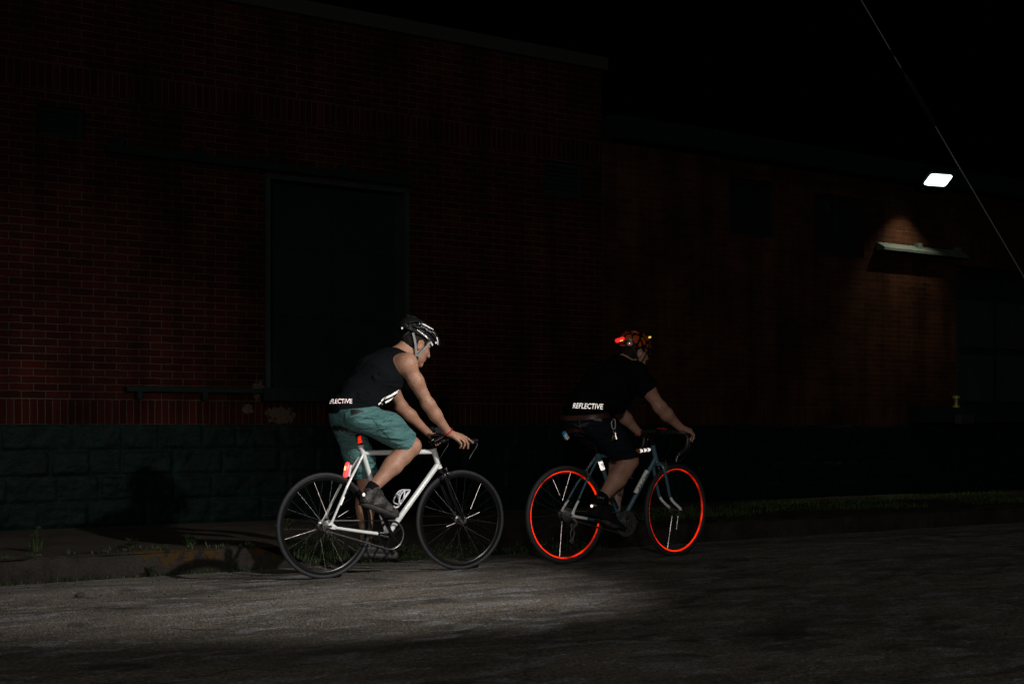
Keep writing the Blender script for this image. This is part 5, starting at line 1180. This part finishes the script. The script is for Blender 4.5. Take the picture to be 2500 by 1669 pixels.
# shorts, belt, patch
d = SDF((5.93, 7.74, .55), (6.85, 8.26, 1.15), .0043)
SH2 = [((6.222, 1.03), (6.275, 1.075), .116, .122, 1.16), ((6.195, 1.02), (6.20, 1.022), .102, .102, 1.26)]
torso(d, SH2, Y2); limb(d, L2n[:3], [.100, .099, .083], k=.05); limb(d, L2f[:3], [.102, .098, .085], k=.05)
for f in ([(6.20, 7.77, .96), (6.30, 7.76, .95), (6.40, 7.78, .97)], [(6.28, 7.78, .88), (6.38, 7.77, .88), (6.46, 7.79, .92)], [(6.36, 7.78, .79), (6.45, 7.78, .80), (6.54, 7.80, .84)], [(6.44, 7.79, .73), (6.52, 7.79, .74), (6.58, 7.80, .77)]): d.ridge(f, .007, .013)
d.wobble(.002, 26, 4)
a = Vector(L2n[2]) - Vector(L2n[1]); d.plane(Vector(L2n[1]).lerp(Vector(L2n[2]), .86), (a.normalized() + Vector((-.5, 0, -.55))), lo=(6.3, 7.7, .5), hi=(6.8, 7.99, .95))
a = Vector(L2f[2]) - Vector(L2f[1]); d.plane(Vector(L2f[1]).lerp(Vector(L2f[2]), .84), a, lo=(6.45, 7.99, .6), hi=(6.9, 8.3, 1.1)); d.plane((6.22, Y2, 1.060), (-.10, 0, 1))
sh2 = d.build('shorts', M['shorts_navy'], p2); sb2 = bvh_of(sh2)
def view2(y): return lambda v: Vector((v[0], y, v[1])) - Vector(V2) * .35
for P in ([(6.075, 1.04), (6.07, .98), (6.085, .945), (6.12, .915)], [(6.02, .985), (6.07, .97), (6.13, .975)], [(6.06, .965), (6.10, .985), (6.15, .99)]): decal('seam', strip2d(P, .004), view2(7.85), M['dim_print'], sh2, sb2, V2, .0015)
bn = Vector((-.10, 0, 1)).normalized(); bc = Vector((6.235, Y2, 1.060)); d = SDF((5.93, 7.74, .95), (6.60, 8.26, 1.15), .004)
torso(d, SH2, Y2, .006); limb(d, L2n[:2], [.104, .102], k=.05); limb(d, L2f[:2], [.104, .10], k=.05); d.plane(bc, bn); d.plane(bc - bn * .036, -bn); d.build('belt', M['brown_leather'], p2)
decal('belt_patch', poly2d([(6.190, 1.035), (6.272, 1.020), (6.270, 1.003), (6.192, 1.014)]), view2(7.85), M['dim_print'], sh2, sb2, V2, .004)
shoe(p2, (6.165, .352), (6.478, .212), 7.862, (6.262, 7.868, .452), M['shoe_black'], M['sole'], w=1.05, hgt=1.05)
shoe(p2, (6.545, .292), (6.84, .254), 8.138, (6.612, 8.136, .362), M['shoe_black'], M['sole'])
for c, ax, mt in (((6.268, 7.870, .447), (-.72, 0, -.69), 'sock'), ((6.617, 8.135, .40), (-.06, 0, -1), 'sock_grey')):
    c = Vector(c); ax = Vector(ax).normalized(); m = MB(); m.tube([c - ax * .050, c - ax * .046, c + ax * .03, c + ax * .062], [.044, .0465, .047, .043], 18); sk = m.build('sock', M[mt], p2)
    if mt == 'sock': decal('lettering', text2d('URA', .0, 1.5), text_plane(Vector((6.245, 7.83, .468)) - Vector(V2) * .2, (.95, 0, -.12), (.12, 0, .95), .024, .018), M['grey_print'], sk, bvh_of(sk), V2, .001)
MB().ball((6.160, 7.825, .413), (.012, .008, .010)).build('heel_reflector', M['retro_white'], p2)
# helmet with lights
d = SDF((6.46, 7.84, 1.45), (6.92, 8.16, 1.72), .003)
d.ell(h2(-.010, 0, .058), (.140, .106, .108), h2.B, k=0); d.plane(h2(.0, 0, .040), -h2.u + h2.f * .06);
for y in (-.045, 0, .045):
    d.cone(h2(.045, y, .160 - abs(y) * .4), h2(.10, y, .120 - abs(y) * .3), .009, .008, k=.004, op='cut'); d.cone(h2(-.04, y, .168 - abs(y) * .4), h2(-.09, y, .145 - abs(y) * .4), .010, .009, k=.004, op='cut')
hel2 = d.build('helmet', M['scales'], p2)
m = MB(); m.ell if False else None
d = SDF((6.50, 7.86, 1.45), (6.86, 8.14, 1.58), .003); d.ell(h2(-.012, 0, .045), (.122, .093, .075), h2.B, k=0); d.plane(h2(0, 0, .044), h2.u); d.plane(h2(0, 0, .008), -h2.u - h2.f * .25); d.ell(h2(.01, 0, .0), (.14, .085, .06), h2.B, k=0, op='cut'); d.plane(h2(.03, 0, 0), h2.f); d.build('helmet_padding', M['dark'], hel2)
T = Matrix.Translation((6.545, 7.975, 1.597)) @ Matrix.Rotation(R(-16), 4, 'Y'); m = MB(); m.tube([T @ Vector((x, 0, 0)) for x in (-.046, -.040, .022, .026)], [.012, .018, .018, .014], 14, flat=(1, .85)); hl_ = m.build('tail_light', M['red_lit'], hel2)
m = MB()
for x in (-.020, -.010, .0): m.ball(T @ Vector((x, -.0165, -.006)), .0035, 8, 6)
m.build('led', M['led'], hl_); m = MB(); m.box(.026, .048, -.016, .016, -.018, .016, T); m.build('light_mount', M['dark'], hl_)
c = h2(.098, .030, .142); m = MB(); m.tube([c + Vector((-.03, 0, .004)), c + Vector((.008, 0, 0))], [.012, .015], 12); hl3 = m.build('head_light', M['steel'], hel2); m = MB(); m.ball(c + Vector((.004, -.006, -.010)), (.012, .008, .010), 10, 8); m.build('lens', M['yellow_lit'], hl3)
for q in (-1, 1):
    m = MB(); m.tube(catmull([h2(-.080, q * .078, .045), h2(-.052, q * .084, .0), h2(-.016, q * .072, -.050), h2(.012, q * .062, -.092)]), .0088, 8, flat=(.3, 1)); m.tube(catmull([h2(.070, q * .072, .045), h2(.046, q * .082, -.01), h2(.024, q * .072, -.06), h2(.012, q * .062, -.092)]), .0070, 8, flat=(.3, 1)); m.build('strap', M['strap_black'], hel2)
m = MB()
for q in (-1, 1): m.tube([h2(-.005, q * .082, .022), h2(.095, q * .066, .012)], .0028, 6); P = [h2(.100 + .004 * math.cos(t), q * (.034 + .026 * math.cos(t)), .006 + .018 * math.sin(t)) for t in np.linspace(0, 6.283, 16, endpoint=False)]; m.tube(P, .0022, 6, closed=True)
m.tube([h2(.106, -.009, .008), h2(.106, .009, .008)], .0022, 6); m.build('glasses', M['ink'], p2)

# keys on a carabiner at the belt
kp = Vector((6.300, 7.755, 1.012)); kb = empty('key_bunch', tuple(kp), 'silver carabiner with a bunch of keys hanging from the brown belt', 'keys')
m = MB(); m.tube(catmull([kp + Vector(q) for q in ((-.012, 0, -.004), (-.020, 0, -.018), (-.016, 0, -.045), (-.004, 0, -.062), (.006, 0, -.062), (.014, 0, -.045), (.014, 0, -.004), (.004, 0, .008), (-.006, 0, .006))], 4), .0036, 8); m.build('carabiner', M['alloy'], kb)
k0 = kp + Vector((.002, -.004, -.068)); m = MB(); m.tube([k0 + Vector((.012 * math.cos(t), 0, -.010 + .012 * math.sin(t))) for t in np.linspace(0, 6.283, 20, endpoint=False)], .0018, 6, closed=True); m.build('key_ring', M['steel'], kb)
for i, (ang, L, mt, y) in enumerate(((-27, .070, 'steel', 0), (-17, .060, 'gold', -.003), (-8, .050, 'gold', .002), (6, .055, 'steel', -.002), (15, .058, 'gold', 0), (22, .050, 'retro_white', -.003), (12, .088, 'steel', .003))):
    T = Matrix.Translation(k0 + Vector((0, y, -.018))) @ Matrix.Rotation(R(-ang), 4, 'Y'); m = MB(); m.tube([T @ Vector((0, -.001, -.010)), T @ Vector((0, .001, -.010))], .0085, 12); m.box(-.0034, .0034, -.001, .001, -L, -.016, T)
    for j in range(3): m.box(.0034, .0052, -.0009, .0009, -L + .004 + j * .008, -L + .008 + j * .008, T)
    m.build('key', M[mt], kb, smooth=False)

# ------------------------------------------------------------------ weeds, grass, stones
def blades(mb, x, y, z, n, h, spread, lean=.5, w=.006):
    for _ in range(n):
        a = random.uniform(0, 6.283); r = spread * math.sqrt(random.random()); bx, by = x + r * math.cos(a), y + r * math.sin(a); L = h * random.uniform(.45, 1.1); ln = lean * random.uniform(.2, 1.2); b = a + random.uniform(-.7, .7); ww = w * random.uniform(.6, 1.3); vs = []; N = 4
        for i in range(N + 1):
            t = i / N; px = bx + math.cos(b) * ln * L * t * t; py = by + math.sin(b) * ln * L * t * t; pz = z + L * (t - .25 * ln * t * t); k = ww * (1 - t ** 1.6) * .5 * (.6 + .8 * math.sin(math.pi * min(t * 1.2, 1))); sx, sy = -math.sin(b) * k, math.cos(b) * k
            vs += [(px + sx, py + sy, pz), (px - sx, py - sy, pz)]
        mb.add(vs, [(2 * i, 2 * i + 1, 2 * i + 3, 2 * i + 2) for i in range(N)])
def leafy(mb, x, y, z, n, h, spread):
    for _ in range(n):
        a = random.uniform(0, 6.283); L = h * random.uniform(.5, 1.1); tx, ty, tz = x + math.cos(a) * spread * random.random(), y + math.sin(a) * spread * random.random(), z + L
        mb.tube(catmull([(x + random.uniform(-.02, .02), y, z - .01), ((x + tx) / 2, (y + ty) / 2, z + L * .6), (tx, ty, tz)], 3), [.0022, .0010], 4)
        for j in range(random.randint(3, 6)):
            t = random.uniform(.25, 1); c = Vector((x + (tx - x) * t, y + (ty - y) * t, z + L * t)); b = random.uniform(0, 6.283); l = random.uniform(.018, .045); dv = Vector((math.cos(b), math.sin(b), random.uniform(-.2, .6))) * l; s = Vector((-math.sin(b), math.cos(b), random.uniform(-.3, .3))) * l * .30
            mb.add([c, c + dv * .5 + s, c + dv, c + dv * .5 - s], [(0, 1, 2, 3)])
WG = 'weeds growing along the kerb and pavement'
def zof(x, y): return float(pave_z(np.array(x), np.array(y))) if y > 9.28 else float(road_z(np.array(x), np.array(y)))
for x, y, n, h, sp, lab in ((2.88, 9.75, 16, .16, .06, 'tall thin weed alone on the pavement, farthest from the bicycles'), (3.50, 9.62, 10, .07, .05, 'small low weed on the pavement between the tall thin one and the painted kerb'), (3.92, 9.58, 14, .09, .06, 'weed on the pavement edge above the longer yellow kerb patch'), (4.08, 9.21, 12, .11, .05, 'weed in the gutter at the end of the longer yellow kerb patch'), (3.50, 9.22, 8, .08, .04, 'small weed in the gutter under the middle of the yellow kerb'),
                            (4.66, 9.40, 46, .16, .15, 'dense weed clump at the broken kerb end just left of the rear wheel'), (4.98, 9.55, 60, .24, .20, 'large leafy weed clump seen through the spokes of the white rear wheel'), (5.28, 9.50, 30, .11, .14, 'low weed clump seen through the lower spokes beside the crank'), (5.62, 9.42, 26, .08, .16, 'low weed under the chainring of the white bicycle'), (6.32, 9.40, 34, .09, .20, 'flat weed patch just behind the white front tyre'), (5.15, 10.6, 18, .09, .1, 'weed on the pavement near the wall, between kerb and stone base')):
    m = MB(); leafy(m, x, y, zof(x, y), n, h, sp); blades(m, x, y, zof(x, y), n * 2, h * .8, sp * .8, .7); o = m.build('weed', M['grass'], None, auto=None); tag(o, lab, 'weed', WG)
m = MB()
for _ in range(1500):
    x = random.uniform(1.5, 8.2); k = random.random(); y = 9.25 + (random.gauss(0, .02) if k < .7 else abs(random.gauss(0, .12)) + .03)
    if vnoise(np.array(x * 1.7), np.array(.5), 3) < .42: continue
    blades(m, x, y, (zof(x, y) if y > 9.28 else -.045), 2, random.uniform(.02, .065), .02, .8, .005)
for _ in range(700):
    x = random.uniform(4.5, 7.8); y = 9.33 + abs(random.gauss(0, .16))
    if vnoise(np.array(x * 2.3), np.array(y * 3), 6) < .5: continue
    blades(m, x, y, zof(x, y), 3, random.uniform(.02, .06), .03, .9, .006)
o = m.build('kerb_grass', M['grass'], None, auto=None); tag(o, 'short ragged grass tufts along the gutter', 'grass', kind='stuff')
m = MB()
for _ in range(9000):
    x = 8.1 + 13 * random.random() ** 1.5; y = random.uniform(9.40, 10.8)
    if vnoise(np.array(x * 1.3), np.array(y * 2), 2) < .3: continue
    blades(m, x, y, float(pave_z(np.array(x), np.array(y))) + .02, 2, random.uniform(.03, .085), .05, .9, .007)
o = m.build('verge_grass', M['grass_verge'], None, auto=None); tag(o, 'uneven grass on the strip before the far wall', 'grass', kind='stuff')
def stone(x, y, r, lab):
    z = float(road_z(np.array(x), np.array(y))); m = MB(); m.ball((x, y, z + r * .4), (r, r * .8, r * .6), 12, 8); m.v = [(a + .25 * r * math.sin(b * 900 + a * 300), b, c + .2 * r * math.sin(a * 500)) for a, b, c in m.v]
    o = m.build('stone', M['stone_dark'], None); tag(o, lab, 'stone')
stone(2.62, 8.02, .026, 'small dark stone lying alone on the lit asphalt')
m = MB()
for _ in range(420):
    x, y = random.uniform(1.8, 9.5), random.choice((random.uniform(8.6, 9.24), random.uniform(9.46, 11.5), random.uniform(7.2, 9.0))); r = random.uniform(.002, .0065); z = float(road_z(np.array(x), np.array(y))) if y < 9.28 else zof(x, y)
    m.ball((x, y, z + r * .5), (r, r * .8, r * .6), 5, 3)
o = m.build('gravel', M['coping'], None); tag(o, 'loose pale grit scattered over road and pavement', 'gravel', kind='stuff')
